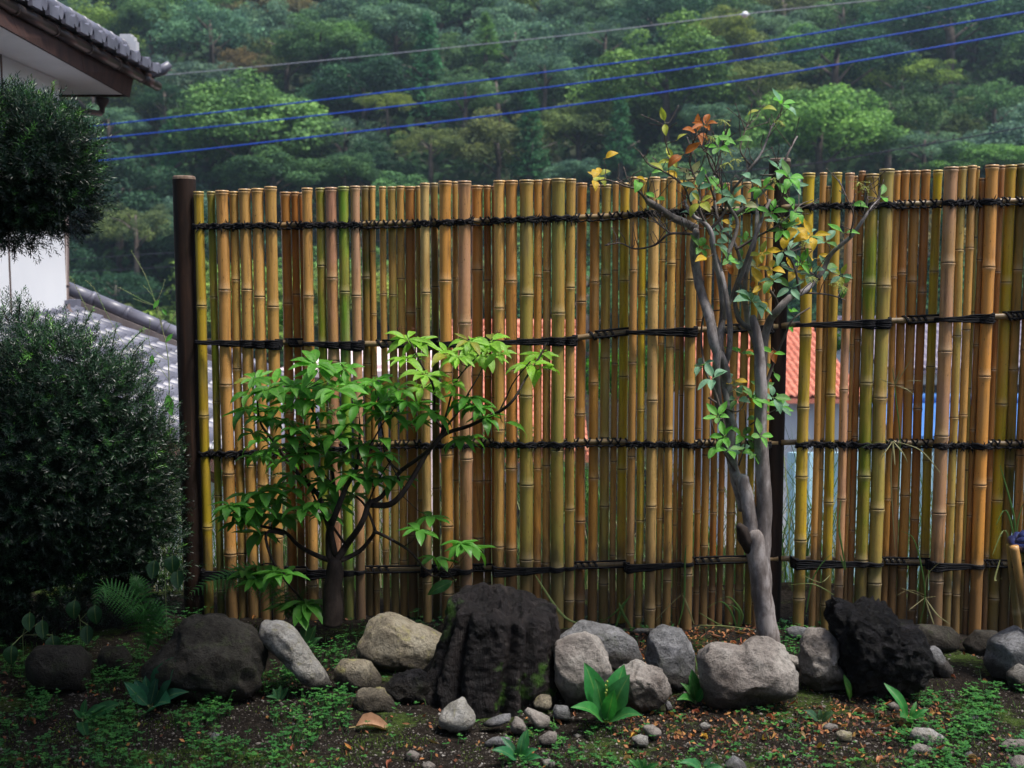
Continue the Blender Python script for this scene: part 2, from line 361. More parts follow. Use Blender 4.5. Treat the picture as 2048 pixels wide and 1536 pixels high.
def forest_tree(p, w, h, form, colr, label, group=None):
    e = empty('forest_tree' if form != 'conifer' else 'conifer_tree', (p.x, p.y, p.z), label, 'tree', group)
    me = random.choice(CROWNS[form]); c = GC[colr]; k = random.uniform(.85, 1.15)
    o = link('crown', me, e, color=tuple(min(1, 1.95*x*k*random.uniform(.93, 1.07)) for x in c)); tr = link('trunk', TRUNK, e)
    sc = (w/2, w/2, h/2)
    if form == 'conifer': sc = (w/.86, w/.86, h/2.9)
    for q in (o, tr): q.scale = sc; q.rotation_euler = (0, 0, random.uniform(0, 6.28))
    placed.append((p.x, p.y, w)); return e
NOT = [  # px, py, width px, height px, form, colour, label
 (505, 270, 330, 210, 'round', 'fresh', 'large fresh green spreading tree crossed by blue cables above the left fence post'),
 (1330, 190, 300, 230, 'round', 'fresh', 'broad fresh green hillside tree straight above the left branch tips of the small tree'),
 (1640, 275, 270, 190, 'round', 'fresh', 'big rounded light green tree rising behind and right of the small tree tip'),
 (1780, 240, 210, 170, 'fine', 'mid', 'wide mid green tree on the slope to the right of the rounded light green one'),
 (1060, 300, 80, 160, 'conifer', 'pine', 'slim green conifer standing just above the middle of the fence'),
 (972, 85, 60, 80, 'conifer', 'fresh', 'small bright pointed conifer high on the hill under the grey wire'),
 (1240, 285, 70, 130, 'conifer', 'pine', 'pointed conifer left of the small tree above the fence'),
 (775, 208, 90, 60, 'fine', 'yellowgreen', 'small yellow green crown between the upper two blue cables'),
 (1435, 75, 120, 90, 'round', 'yellowgreen', 'yellow green tree high on the hill just left of the white marker ball'),
 (1670, 130, 300, 190, 'fine', 'dark', 'very wide dark green tree beneath the white marker ball at right'),
 (1900, 60, 300, 190, 'fine', 'dark', 'dark spreading tree in the top right corner of the hillside'),
 (1520, 180, 210, 150, 'fine', 'olive', 'olive tree with a flat crown behind the blue cables right of centre'),
 (270, 460, 170, 130, 'fine', 'olive', 'olive green tree between the white house and the left fence post'),
 (230, 590, 190, 130, 'fine', 'dark', 'dark low tree just above the grey lower roof'),
 (690, 350, 130, 80, 'round', 'mid', 'rounded green crown touching the fence top left of centre'),
 (545, 355, 200, 90, 'round', 'mid', 'low bushy green tree right behind the left end of the fence top'),
 (860, 290, 150, 90, 'fine', 'olive', 'dull olive crown under the lowest blue cable left of centre'),
 (420, 75, 210, 170, 'fine', 'blue', 'tall blue green tree beyond the tiled roof corner'),
 (640, 100, 170, 110, 'round', 'mid', 'mid green tree below the start of the grey wire'),
 (480, 130, 90, 90, 'fine', 'russet', 'russet brown crown beside the blue green tree beyond the roof'),
 (790, 60, 170, 110, 'round', 'blue', 'blue green crown near the top of the hill left of centre'),
 (700, 90, 110, 100, 'round', 'fresh', 'bright green tree between two blue green ones high on the hill'),
 (1210, 80, 140, 90, 'fine', 'blue', 'pale blue green tree with layered branches high on the hill at centre'),
 (1090, 150, 150, 110, 'fine', 'blue', 'grey green layered tree above the blue cables at centre'),
 (1420, 240, 140, 80, 'fine', 'blue', 'grey blue crown directly behind the orange leaf of the small tree'),
 (1150, 350, 110, 60, 'round', 'blue', 'pale low crown touching the fence top at centre'),
 (1990, 210, 170, 120, 'fine', 'mid', 'layered green tree at the right edge above the dark wire'),
 (1990, 330, 190, 90, 'round', 'fresh', 'light green bushy tree at the right edge just behind the fence top'),
 (1850, 300, 170, 90, 'fine', 'blue', 'blue green crown crossed by the dark wire at right'),
 (930, 190, 150, 110, 'fine', 'mid', 'mid green tree under the uppermost blue cable at centre'),
 (330, 200, 110, 90, 'fine', 'dark', 'dark tree right behind the tip of the roof gutter'),
 (300, 50, 150, 110, 'round', 'mid', 'green tree at the top edge beyond the roof ridge'),
]
for px, py, w, h, form, colr, lab in NOT:
    q = hill_hit(px, py, 6)
    if q is None: continue
    m = q.y/F; forest_tree(q, w*m*1.15, h*m*1.3, form, colr, lab)
cnt = 0; tries = 0
ZN = [(480, 'beyond the tiled roof'), (900, 'above the left fence'), (1300, 'above mid fence'), (1700, 'behind the small tree'), (9999, 'above the right fence')]
CN = {'fresh': 'fresh green', 'yellowgreen': 'yellow green', 'mid': 'mid green', 'dark': 'dark green', 'olive': 'olive green', 'blue': 'blue green', 'russet': 'russet', 'pine': 'deep green'}
while cnt < 262 and tries < 30000:
    tries += 1
    y = random.uniform(60, 160); x = random.uniform(-.5, .5)*y+random.uniform(-6, 6)
    w = random.uniform(7.5, 13)*(1 if y > 85 else .85)
    if any((x-a)**2+((y-b_)*.75)**2 < (.27*(w+ww))**2 for a, b_, ww in placed): continue
    k = nz(x*.05, y*.05, 7)+random.uniform(-.3, .3)
    colr = 'dark' if k < -.3 else 'mid' if k < -.1 else 'blue' if k < .08 else 'olive' if k < .22 else 'fresh' if k < .4 else 'yellowgreen'
    if random.random() < .05: colr = 'russet'
    form = 'fine' if random.random() < .5 else 'round'
    if random.random() < .10: form = 'conifer'; colr = 'pine'; w *= .42
    z = hillz(x, y)
    hh = w*random.uniform(.7, 1.0) if form != 'conifer' else w*2.3
    ppx = 1024+F*x/y; zone = next(s for lim, s in ZN if ppx < lim)
    nm = {'fine': 'layered', 'round': 'rounded', 'conifer': 'pointed'}[form]
    band = 'low' if y < 84 else 'midway up' if y < 112 else 'high'
    forest_tree(Vector((x, y, z+random.uniform(2.2, 4.6))), w, hh, form, colr, f'{CN[colr]} {nm} tree {band} on the hill {zone}', f'{CN[colr]} {nm} trees {band} on the hill {zone}')
    cnt += 1
rs = np.random.RandomState(3); n = 70000
yy = rs.uniform(58, 175, n); xx = rs.uniform(-.56, .56, n)*yy
zz = np.array([hillz(a, b_) for a, b_ in zip(xx, yy)])+rs.uniform(0, 2.2, n)
Vv, Fq = quads(np.stack([xx, yy, zz], 1), np.tile([0, -.4, .8], (n, 1)), .42, 1.1, .6, rs)
o = link('undergrowth', np_mesh('undergrowth', Vv, Fq, M_FOREST, False, np.repeat(rs.uniform(.1, .8, n), 4)), color=(.05, .11, .05)); tag(o, 'dense shrubby undergrowth between the hillside trees', 'undergrowth', kind='stuff')
# ---------------------------------------------------------------- overhead wires
def wire(name, pts, r, mat, label, cat='cable', Y0=30, Y1=24):
    L = []
    for i, (px, py) in enumerate(pts):
        f = (px-pts[0][0])/(pts[-1][0]-pts[0][0]); L.append(P(px, py, Y0+(Y1-Y0)*f))
    b = MB(); b.tube([Vector(q) for q in catmull(L, 6)], r, 6); o = b.build(name, mat); return tag(o, label, cat)
wire('overhead_cable', [(-400, 310), (150, 256), (600, 205), (1048, 150), (1500, 88), (1990, 0), (2500, -110)], .017, M_CABLE, 'uppermost of three bright blue cables crossing the hillside')
wire('overhead_cable', [(-400, 338), (150, 282), (600, 235), (1048, 181), (1500, 117), (2048, 24), (2500, -60)], .017, M_CABLE, 'middle one of the three bright blue cables')
wire('overhead_cable', [(-400, 388), (190, 323), (600, 277), (1048, 223), (1500, 158), (2048, 63), (2500, -25)], .019, M_CABLE, 'lowest of three bright blue cables crossing the hillside')
gw = empty('marker_wire', (0, 0, 0), 'thin grey wire with a white marker ball running above the blue cables', 'wire')
b = MB(); L = [P(px, py, 34-px*.003) for px, py in [(-400, 205), (330, 150), (1048, 80), (1490, 28), (1800, -5), (2500, -80)]]; b.tube([Vector(q) for q in catmull(L, 6)], .011, 6); b.build('wire', M_GWIRE, gw)
b = MB(); c = P(1490, 29, 34-1490*.003); b.tube([c+Vector((0, 0, dz)) for dz in (-.075, -.06, -.03, 0, .03, .06, .075)], [.015, .05, .075, .085, .075, .05, .015], 14); b.tube([c+Vector((-.12, 0, 0)), c+Vector((.12, 0, 0))], .02, 6); b.build('marker_ball', M_BALL, gw)
wire('overhead_wire', [(1300, 358), (1600, 330), (1800, 298), (2048, 254), (2500, 160)], .013, M_DWIRE, 'dark sagging wire at the right just above the fence top', 'wire', 26, 22)
wire('overhead_wire', [(-200, 545), (130, 520), (350, 505), (900, 470), (1400, 400)], .012, M_DWIRE, 'faint dark wire at the left passing level with the white wall, uppermost of three', 'wire', 40, 40)
wire('overhead_wire', [(-200, 560), (130, 545), (350, 533), (900, 500), (1400, 430)], .012, M_DWIRE, 'faint dark wire at the left, middle one of three beside the downpipe', 'wire', 40, 40)
wire('overhead_wire', [(-200, 630), (130, 602), (350, 580), (900, 540), (1400, 480)], .012, M_DWIRE, 'faint dark wire at the left just above the grey lower roof, lowest of three', 'wire', 40, 40)
# ---------------------------------------------------------------- houses
def part(mb, name, mats, e, o=None, smooth=False, color=None, attn=None):
    """mesh drawn in world space -> child of e with its origin at o"""
    o = Vector(o) if o is not None else Vector(e.location)
    mb.v = [tuple(Vector(v)-o) for v in mb.v]
    root = e
    base = Vector(e.location)
    pp = e.parent
    while pp: base += Vector(pp.location); pp = pp.parent
    return mb.build(name, mats, e, o-base, smooth, color, attn)
def tile_mesh(w, l, mat, name='roof_tile', t=.02, amp=.03):
    b = MB(); n = 8; vs = []; fs = []
    for j, (y, z) in enumerate(((0, .018), (l*1.12, 0))):
        for k in range(n+1):
            x = k/n; zz = amp*(math.sin(x*math.pi*2-.6)*.6+.4*math.sin(x*math.pi))
            vs.append((x*w, y, z+zz+t)); 
    for k in range(n+1): x, y, z = vs[k]; vs.append((x, y, z-t*1.1))
    for k in range(n): fs.append((k, k+1, n+2+k, n+1+k)); fs.append((2*n+2+k, 2*n+3+k, k+1, k))
    b.add(vs, fs); return b.mesh(name, mat)
def tile_roof(e, org, u, v, nu, nv, mesh, w, l, jit=.004):
    u = Vector(u).normalized(); v = Vector(v).normalized(); n = u.cross(v).normalized(); base = Vector(e.location)
    M = Matrix((u, v, n)).transposed().to_quaternion()
    for j in range(nv):
        for i in range(nu):
            o = link('roof_tile', mesh, e); o.rotation_mode = 'QUATERNION'; o.rotation_quaternion = M
            o.location = Vector(org)+u*(i*w)+v*(j*l)+n*random.uniform(0, jit)-base
dE = Vector((-.05, 1, 0))
wallpt = lambda y, off=0: Vector((-3.371-.02*(y-9.1)+off, y, 0))
eavept = lambda y, off=0: Vector((-3.133-.0688*(y-9.9)+off, y, 0))
gutpt = lambda y, off=0: Vector((-2.985-.02*(y-8.3)+off, y, 0))
he = empty('white_house', (-4.5, 8.0, -3.5), 'white plastered two storey house with dark tiled eaves at the left edge', 'house')
b = MB(); A, B_ = wallpt(6.2), wallpt(9.1)
b.hexa([Vector((-8.5, 6.2, -4)), Vector((A.x, 6.2, -4)), Vector((B_.x, 9.1, -4)), Vector((-8.5, 9.1, -4)), Vector((-8.5, 6.2, 2.87)), Vector((A.x, 6.2, 2.87)), Vector((B_.x, 9.1, 2.87)), Vector((-8.5, 9.1, 2.87))])
part(b, 'wall', M_WHITEW, he)
b = MB(); q = wallpt(8.03, .004); b.box((q.x, q.y, 1.9), (.004, .006, 1.0)); part(b, 'panel_joint', M_PIPE, he)
b = MB(); E0, E1 = eavept(6.0), eavept(9.9)
b.hexa([Vector((-8.5, 6.0, 2.873)), Vector((E0.x, 6.0, 2.873)), Vector((E1.x, 9.9, 2.873)), Vector((-8.5, 9.9, 2.873)), Vector((-8.5, 6.0, 2.90)), Vector((E0.x, 6.0, 2.90)), Vector((E1.x, 9.9, 2.90)), Vector((-8.5, 9.9, 2.90))])
part(b, 'soffit', M_SOFFIT, he)
b = MB()
def run(b, f, y0, y1, o0, o1, z0, z1):
    a0, a1 = f(y0, o0), f(y0, o1); c0, c1 = f(y1, o0), f(y1, o1)
    up = lambda v, z: Vector((v.x, v.y, z))
    b.hexa([up(a0, z0), up(a1, z0), up(c1, z0), up(c0, z0), up(a0, z1), up(a1, z1), up(c1, z1), up(c0, z1)])
up = lambda v, z: Vector((v.x, v.y, z))
for y0 in np.arange(6.0, 9.9, 1.31):
    y1 = min(y0+1.307, 9.93); b = MB()
    b.hexa([up(eavept(y0, .002), 2.86), up(eavept(y0, .03), 2.855), up(eavept(y1, .03), 2.855), up(eavept(y1, .002), 2.86), up(gutpt(y0, -.07), 3.05), up(gutpt(y0, -.04), 3.05), up(gutpt(y1, -.04), 3.05), up(gutpt(y1, -.07), 3.05)])
    part(b, 'fascia', M_FASCIA, he, up(eavept(y0), 2.9))
b = MB(); b.box((-5.6, 9.93, 2.95), (2.48, .016, .09)); part(b, 'fascia', M_FASCIA, he)
b = MB()
for y0 in np.arange(6.0, 10.3, .66):
    b.tube([gutpt(y0)+Vector((0, 0, 3.02)), gutpt(min(y0+.655, 10.45))+Vector((0, 0, 3.02))], .04, 10)
    b.tube([gutpt(y0-.012)+Vector((0, 0, 3.02)), gutpt(y0+.012)+Vector((0, 0, 3.02))], .045, 10)
g = part(b, 'gutter', M_GUTTER, he, smooth=True)
b = MB(); b.hexa([Vector((-3.6, 6, 3.052)), Vector((-2.99, 6, 3.052)), Vector((-3.0, 10.2, 3.052)), Vector((-3.6, 10.2, 3.052)), Vector((-3.6, 6, 3.08)), Vector((-2.99, 6, 3.08)), Vector((-3.0, 10.2, 3.08)), Vector((-3.6, 10.2, 3.08))]); part(b, 'roof_board', M_FASCIA, he)
eavept = lambda y, off=0: Vector((-2.99+off, y, -.125))
for k, y in enumerate(np.arange(6.15, 10.1, .27)):   # verge tiles, one by one
    b = MB(); c = eavept(y, .0)
    b.box((c.x-.06, y, 3.10), (.16, .085, .014)); b.tube([Vector((c.x-.2, y+.12, 3.11)), Vector((c.x+.10, y+.12, 3.11))], .042, 10)
    b.box((c.x+.09, y-.01, 3.09), (.014, .075, .035))
    part(b, 'verge_tile', M_KAWARA, he, (c.x, y, 3.1), smooth=False)
b = MB(); c = eavept(10.28, -.05)
b.tube([Vector((c.x-.15, 10.26, 3.11)), Vector((c.x+.03, 10.28, 3.11)), Vector((c.x+.11, 10.28, 3.13)), Vector((c.x+.17, 10.28, 3.18))], [.05, .05, .045, .03], 10)
part(b, 'corner_tile', M_KAWARA, he, (c.x, 9.97, 3.2), smooth=True)
for y in np.arange(6.1, 9.75, .29):
    b = MB(); b.tube([eavept(y, -.16)+Vector((0, 0, 3.375)), eavept(y+.284, -.16)+Vector((0, 0, 3.375))], .062, 12)
    b.tube([eavept(y+.26, -.16)+Vector((0, 0, 3.375)), eavept(y+.286, -.16)+Vector((0, 0, 3.375))], .067, 12)
    part(b, 'ridge_tile', M_KAWARA, he, (eavept(y).x-.16, y, 3.37), smooth=True)
b = MB(); run(b, lambda y, o: Vector((-2.99+o, y, 0)), 6.1, 9.95, -.25, -.06, 3.082, 3.18); run(b, lambda y, o: Vector((-2.99+o, y, 0)), 6.1, 9.97, -.28, -.035, 3.18, 3.198); part(b, 'ridge_base', M_KAWARA, he)
b = MB(); c = eavept(9.95, -.13)
for s_, z0, z1 in ((.085, 3.17, 3.30), (.07, 3.30, 3.335), (.045, 3.335, 3.355)): b.box((c.x, 9.95, (z0+z1)/2), (s_, .04, (z1-z0)/2))
part(b, 'ridge_end_tile', simple('pale_glazed_tile', (.45, .45, .47), (.55, .55, .57), 5, .4, .1), he, (c.x, 9.95, 3.2))
b = MB(); c = P(204, 196, 9.95); b.tube([c, c+Vector((0, 0, -.03)), c+Vector((0, 0, -.08)), c+Vector((0, 0, -.12))], [.06, .055, .02, .018], 10); part(b, 'gutter_funnel', M_GUTTER, he, c, True)
b = MB(); b.tube([P(205, 220, 9.95), P(200, 227, 9.95), P(125, 218, 9.3)], .024, 10); part(b, 'drain_pipe', M_PIPE, he, P(150, 220, 9.9), True)
b = MB(); b.tube([P(131, 222, 9.2), P(131, 600, 9.2), P(136, 620, 9.1), P(148, 640, 9.05), P(149, 660, 9.0), P(160, 674, 8.9), P(250, 712, 8.5), P(290, 738, 8.3)], .026, 10)
b.tube([P(131, 569, 9.2), P(131, 572, 9.2)], .031, 10)
part(b, 'downpipe', M_PIPE, he, P(131, 400, 9.2), True)
# lower roof, one tile at a time
sl_ = .42; zr = lambda x: 1.17-sl_*(x+3.47)
b = MB(); b.hexa([Vector((-3.46, 6.5, zr(-3.46)-.09)), Vector((-1.5, 6.5, zr(-1.5)-.09)), Vector((-1.5, 9.6, zr(-1.5)-.09)), Vector((-3.55, 9.6, zr(-3.55)-.09)),
        Vector((-3.46, 6.5, zr(-3.46)-.03)), Vector((-1.5, 6.5, zr(-1.5)-.03)), Vector((-1.5, 9.6, zr(-1.5)-.03)), Vector((-3.55, 9.6, zr(-3.55)-.03))])
part(b, 'lower_roof_deck', M_FASCIA, he)
b = MB(); b.hexa([Vector((-3.40, 6.6, -4)), Vector((-1.9, 6.6, -4)), Vector((-1.9, 9.5, -4)), Vector((-3.40, 9.5, -4)), Vector((-3.40, 6.6, zr(-3.4)-.1)), Vector((-1.9, 6.6, zr(-1.9)-.1)), Vector((-1.9, 9.5, zr(-1.9)-.1)), Vector((-3.40, 9.5, zr(-3.4)-.1))]); part(b, 'lower_wall', M_WHITEW, he)
TM = tile_mesh(.165, .155, M_KAWARA, amp=.045)
vup = Vector((-1, 0, sl_)).normalized()
tile_roof(he, (-1.5, 9.42, zr(-1.5)-.02), (0, -1, 0), vup, 17, 14, TM, -.165, .155) if False else tile_roof(he, (-1.48, 6.75, zr(-1.48)-.02), (0, 1, 0), vup, 16, 14, TM, .165, .155)
b = MB(); b.box((-3.42, 7.9, 1.20), (.05, 1.5, .035)); part(b, 'flashing', M_KAWARA, he)
for k in range(8):
    x0 = -3.58+k*.27; b = MB()
    b.tube([Vector((x0, 9.56, zr(x0)+.12)), Vector((x0+.265, 9.56, zr(x0+.265)+.12))], .055, 12); b.tube([Vector((x0+.235, 9.56, zr(x0+.235)+.12)), Vector((x0+.268, 9.56, zr(x0+.268)+.12))], .061, 12)
    part(b, 'ridge_tile', M_KAWARA, he, (x0, 9.56, zr(x0)), True)
b = MB(); b.hexa([Vector((-3.6, 9.5, zr(-3.6)-.05)), Vector((-1.45, 9.5, zr(-1.45)-.05)), Vector((-1.45, 9.62, zr(-1.45)-.05)), Vector((-3.6, 9.62, zr(-3.6)-.05)), Vector((-3.6, 9.5, zr(-3.6)+.07)), Vector((-1.45, 9.5, zr(-1.45)+.07)), Vector((-1.45, 9.62, zr(-1.45)+.07)), Vector((-3.6, 9.62, zr(-3.6)+.07))])
part(b, 'ridge_base', simple('ridge_mortar', (.16, .13, .13), (.25, .22, .21), 8), he)

def far_house(name, label, px0, px1, Y, dep, pyr, pye, rmat, wmat, tw, tl, rows=None, zb=-4.5, wins=3, cat='house'):
    a = P(px0, pye, Y); c = P(px1, pye, Y); r = P(px0, pyr, Y+dep); ze, zrr = a.z, r.z; x0, x1 = a.x, c.x
    e = empty(name, ((x0+x1)/2, Y+dep, zb), label, cat)
    b = MB(); b.hexa([Vector((x0+.3, Y+.45, zb)), Vector((x1-.3, Y+.45, zb)), Vector((x1-.3, Y+2*dep-.4, zb)), Vector((x0+.3, Y+2*dep-.4, zb)), Vector((x0+.3, Y+.45, ze+.02)), Vector((x1-.3, Y+.45, ze+.02)), Vector((x1-.3, Y+2*dep-.4, ze+.02)), Vector((x0+.3, Y+2*dep-.4, ze+.02))])
    b.add([(x0+.3, Y+.45, ze), (x0+.3, Y+2*dep-.4, ze), (x0+.3, Y+dep, zrr-.05), (x1-.3, Y+.45, ze), (x1-.3, Y+2*dep-.4, ze), (x1-.3, Y+dep, zrr-.05)], [(0, 2, 1), (3, 4, 5)])
    part(b, 'wall', wmat, e)
    b = MB(); b.add([(x0, Y, ze-.03), (x1, Y, ze-.03), (x1, Y+dep, zrr-.03), (x0, Y+dep, zrr-.03), (x0, Y+2*dep, ze-.03), (x1, Y+2*dep, ze-.03)], [(0, 1, 2, 3), (3, 2, 5, 4)])
    b.add([(x0, Y, ze-.12), (x1, Y, ze-.12), (x1, Y+dep, zrr-.12), (x0, Y+dep, zrr-.12), (x0, Y+2*dep, ze-.12), (x1, Y+2*dep, ze-.12)], [(3, 2, 1, 0), (4, 5, 2, 3)])
    b.add([(x0, Y, ze-.12), (x1, Y, ze-.12), (x1, Y, ze-.03), (x0, Y, ze-.03)], [(0, 1, 2, 3)])
    rf = part(b, 'roof', rmat, e)
    if rows:
        nu, nv = rows; mesh = tile_mesh((x1-x0)/nu, math.hypot(dep, zrr-ze)/nv, rmat, amp=.035); v = Vector((0, dep, zrr-ze))
        tile_roof(e, (x0, Y, ze), (1, 0, 0), v, nu, nv, mesh, (x1-x0)/nu, v.length/nv, .008)
    b = MB(); b.tube([(x0, Y+dep, zrr+.03), (x1, Y+dep, zrr+.03)], .09, 8); part(b, 'ridge', rmat, e, smooth=True)
    for k in range(wins):
        xx = x0+(x1-x0)*(k+.6)/(wins+.2); w = MB(); z = ze-.95
        for dx in (-.5, .5): w.box((xx+dx, Y+.43, z), (.03, .03, .45))
        for dz in (-.48, .48): w.box((xx, Y+.432, z+dz), (.53, .03, .03))
        fr = part(w, 'window', M_GUTTER, e, (xx, Y+.43, z)); w = MB(); w.box((xx, Y+.445, z), (.47, .012, .45)); part(w, 'pane', M_GLASS, fr, (xx, Y+.43, z))
    return e
far_house('orange_roof_house', 'nearer orange tiled house seen through the slits in the middle of the left fence section', 870, 1178, 14.0, 3.2, 655, 905, M_ORANGE, M_PINK, .3, .3, (12, 18), -4.5, 2)
far_house('orange_roof_house', 'orange tiled house with a white wall seen beside the middle fence post', 1420, 1735, 24.0, 4.5, 662, 795, M_ORANGE, M_WHITEW, .3, .3, (22, 12), -4.8, 0)
far_house('pink_house', 'pale pink walled house seen through slits behind the leafy shrub', 545, 862, 17.0, 2.6, 716, 738, M_PINK, M_PINK, .3, .3, None, -4.6, 2)
far_house('violet_roof_house', 'house with violet grey roof and white wall seen through slits at the right end', 1768, 2300, 30.0, 5.0, 640, 738, M_VIOLET, M_WHITEW, .3, .3, (24, 10), -5.2, 3)
far_house('blue_roof_shed', 'low shed with a strong blue roof behind the right fence section', 1790, 2250, 20.0, 1.6, 800, 868, M_BLUE, M_CYAN, .3, .3, None, -4.8, 0, 'shed')
e = empty('pale_blue_screen', (4.6, 12.6, -4.5), 'pale blue corrugated sheet screen behind the right fence section', 'screen')
for k in range(34):
    b = MB(); x0 = P(1575, 900, 12.6).x+k*.155; b.hexa([Vector((x0, 12.6, -4.5)), Vector((x0+.075, 12.57, -4.5)), Vector((x0+.152, 12.6, -4.5)), Vector((x0+.075, 12.64, -4.5))]+[Vector(v) for v in ((x0, 12.6, P(0, 905, 12.6).z), (x0+.075, 12.57, P(0, 905, 12.6).z), (x0+.152, 12.6, P(0, 905, 12.6).z), (x0+.075, 12.64, P(0, 905, 12.6).z))])
    part(b, 'panel', M_CYAN, e, (x0, 12.6, -4.5))
# bushes between fence and houses
for px, py, Y, w, h, lab in ((1225, 770, 10.5, 130, 190, 'bright green bush seen through slits left of the small tree'), (1330, 760, 11.5, 150, 160, 'green bush behind the pale bamboo poles at centre right'), (985, 900, 10, 160, 150, 'green bush below the orange tiled roof behind the fence'),
                         (1690, 690, 16, 60, 90, 'dark bush behind the right fence section beside the orange roof'), (590, 640, 13, 90, 70, 'dark green bush above the pink wall behind the fence'), (1120, 1000, 9, 180, 200, 'bush low behind the middle of the fence')):
    p = P(px, py, Y); e = empty('green_bush', (p.x, p.y, p.z), lab, 'bush'); m = Y/F
    for nm, me in (('foliage', random.choice(CROWNS['round'])), ('stem', TRUNK)):
        o = link(nm, me, e, color=(.10, .30, .04) if 'bright' in lab else (.06, .18, .04)); o.scale = (w*m/2, w*m/2, h*m/2)

# ---------------------------------------------------------------- bamboo fence
yF = lambda px: 5.05-.24*(px-370)/1630
COL = {'T': (.66, .355, .10), 'P': (.76, .48, .18), 'O': (.60, .265, .06), 'B': (.36, .135, .033), 'Y': (.58, .42, .025), 'G': (.20, .25, .02), 'V': (.15, .40, .03), 'D': (.09, .09, .014), 'K': (.56, .31, .19), 'L': (.40, .31, .075), 'M': (.54, .31, .085)}
# x0, x1, ytop, colour, front/back, node ys
LP = [(387, 407, 383, 'Y', 'f', (612, 832, 1055)), (414, 430, 383, 'G', 'f', (595, 803, 991, 1180)), (431, 457, 381, 'T', 'f', (581, 770, 948, 1108)), (458, 477, 383, 'M', 'f', (561, 738, 917, 1106)),
 (477, 501, 378, 'T', 'f', (580, 764, 930, 1082)), (503, 527, 377, 'T', 'f', (594, 785, 971, 1150)), (529, 553, 373, 'T', 'f', (614, 845, 1076)), (560, 581, 384, 'B', 'b', (607, 825, 1020, 1190)), (582, 598, 384, 'B', 'b', (589, 800, 990)),
 (598, 606, 385, 'B', 'b', (640, 860)), (603, 625, 376, 'T', 'f', (593, 810, 1010, 1170)), (631, 650, 376, 'G', 'f', (532, 685, 850, 1000)), (650, 674, 375, 'K', 'f', (557, 721, 880, 1040, 1180)), (676, 698, 373, 'V', 'f', (584, 775, 985, 1150)),
 (700, 720, 372, 'K', 'f', (592, 802, 960, 1100)), (721, 740, 372, 'D', 'b', (555, 727, 900, 1080)), (739, 751, 372, 'T', 'b', (503, 628, 752, 880, 1010)), (758, 772, 373, 'T', 'b', (588, 760, 935, 1100)), (775, 792, 373, 'L', 'b', (590, 790, 980)),
 (793, 809, 372, 'T', 'b', (558, 748, 940, 1120)), (810, 831, 373, 'B', 'b', (626, 850, 1070)), (831, 841, 372, 'M', 'b', (617, 810, 1000)), (840, 859, 366, 'P', 'f', (586, 800, 1024)), (860, 876, 366, 'D', 'b', (574, 760, 976, 1150)),
 (878, 903, 362, 'O', 'f', (562, 746, 910, 1052, 1187)), (904, 916, 363, 'M', 'b', (557, 757, 960, 1173)), (916, 942, 362, 'K', 'f', (647, 918, 1190)), (942, 966, 371, 'O', 'b', (540, 750, 961, 1075, 1176)), (967, 982, 371, 'B', 'b', (561, 754, 961, 1165)),
 (983, 994, 372, 'B', 'b', (589, 795, 1000)), (987, 1010, 361, 'T', 'f', (617, 860, 1093)), (1011, 1035, 361, 'O', 'f', (563, 740, 937, 1097)), (1039, 1067, 360, 'L', 'f', (590, 792, 970, 1119)), (1068, 1085, 360, 'O', 'f', (551, 745, 937, 1120)), (1086, 1103, 358, 'M', 'f', (542, 738, 931, 1125)),
 (1103, 1131, 357, 'L', 'f', (627, 900, 1138)), (1132, 1152, 358, 'M', 'f', (576, 795, 1018, 1200)), (1153, 1174, 366, 'O', 'b', (604, 828, 1042, 1200)), (1180, 1200, 369, 'O', 'b', (565, 766, 956, 1130)), (1203, 1223, 369, 'L', 'b', (550, 716, 875, 1012)), (1225, 1238, 363, 'T', 'b', (541, 727, 923, 1110)),
 (1240, 1260, 366, 'Y', 'b', (562, 753, 938, 1120)), (1260, 1277, 354, 'T', 'f', (541, 725, 913, 1107)), (1279, 1295, 356, 'Y', 'f', (590, 819, 1041, 1230)), (1298, 1320, 354, 'P', 'f', (579, 801, 1012, 1217)), (1321, 1334, 358, 'M', 'f', (520, 687, 861, 1037, 1210)), (1335, 1353, 354, 'T', 'f', (528, 695, 861, 1017, 1160)),
 (1355, 1364, 362, 'T', 'f', (520, 700, 1050)), (1364, 1373, 364, 'B', 'f', (600, 791, 1018)), (1374, 1397, 356, 'M', 'f', (560, 772, 965, 1148)), (1398, 1411, 366, 'B', 'b', (640, 857, 1022, 1185)), (1412, 1428, 362, 'M', 'b', (550, 730, 910, 1091)), (1430, 1444, 364, 'B', 'b', (600, 840, 1025)),
 (1447, 1460, 366, 'B', 'b', (540, 760, 980)), (1465, 1483, 362, 'M', 'b', (620, 830, 1025)), (1486, 1503, 364, 'M', 'b', (560, 760, 1000, 1180)), (1506, 1520, 362, 'Y', 'b', (580, 820, 1100)), (1521, 1535, 360, 'O', 'f', (640, 860, 1047)), (1536, 1549, 358, 'T', 'f', (660, 870, 1047))]
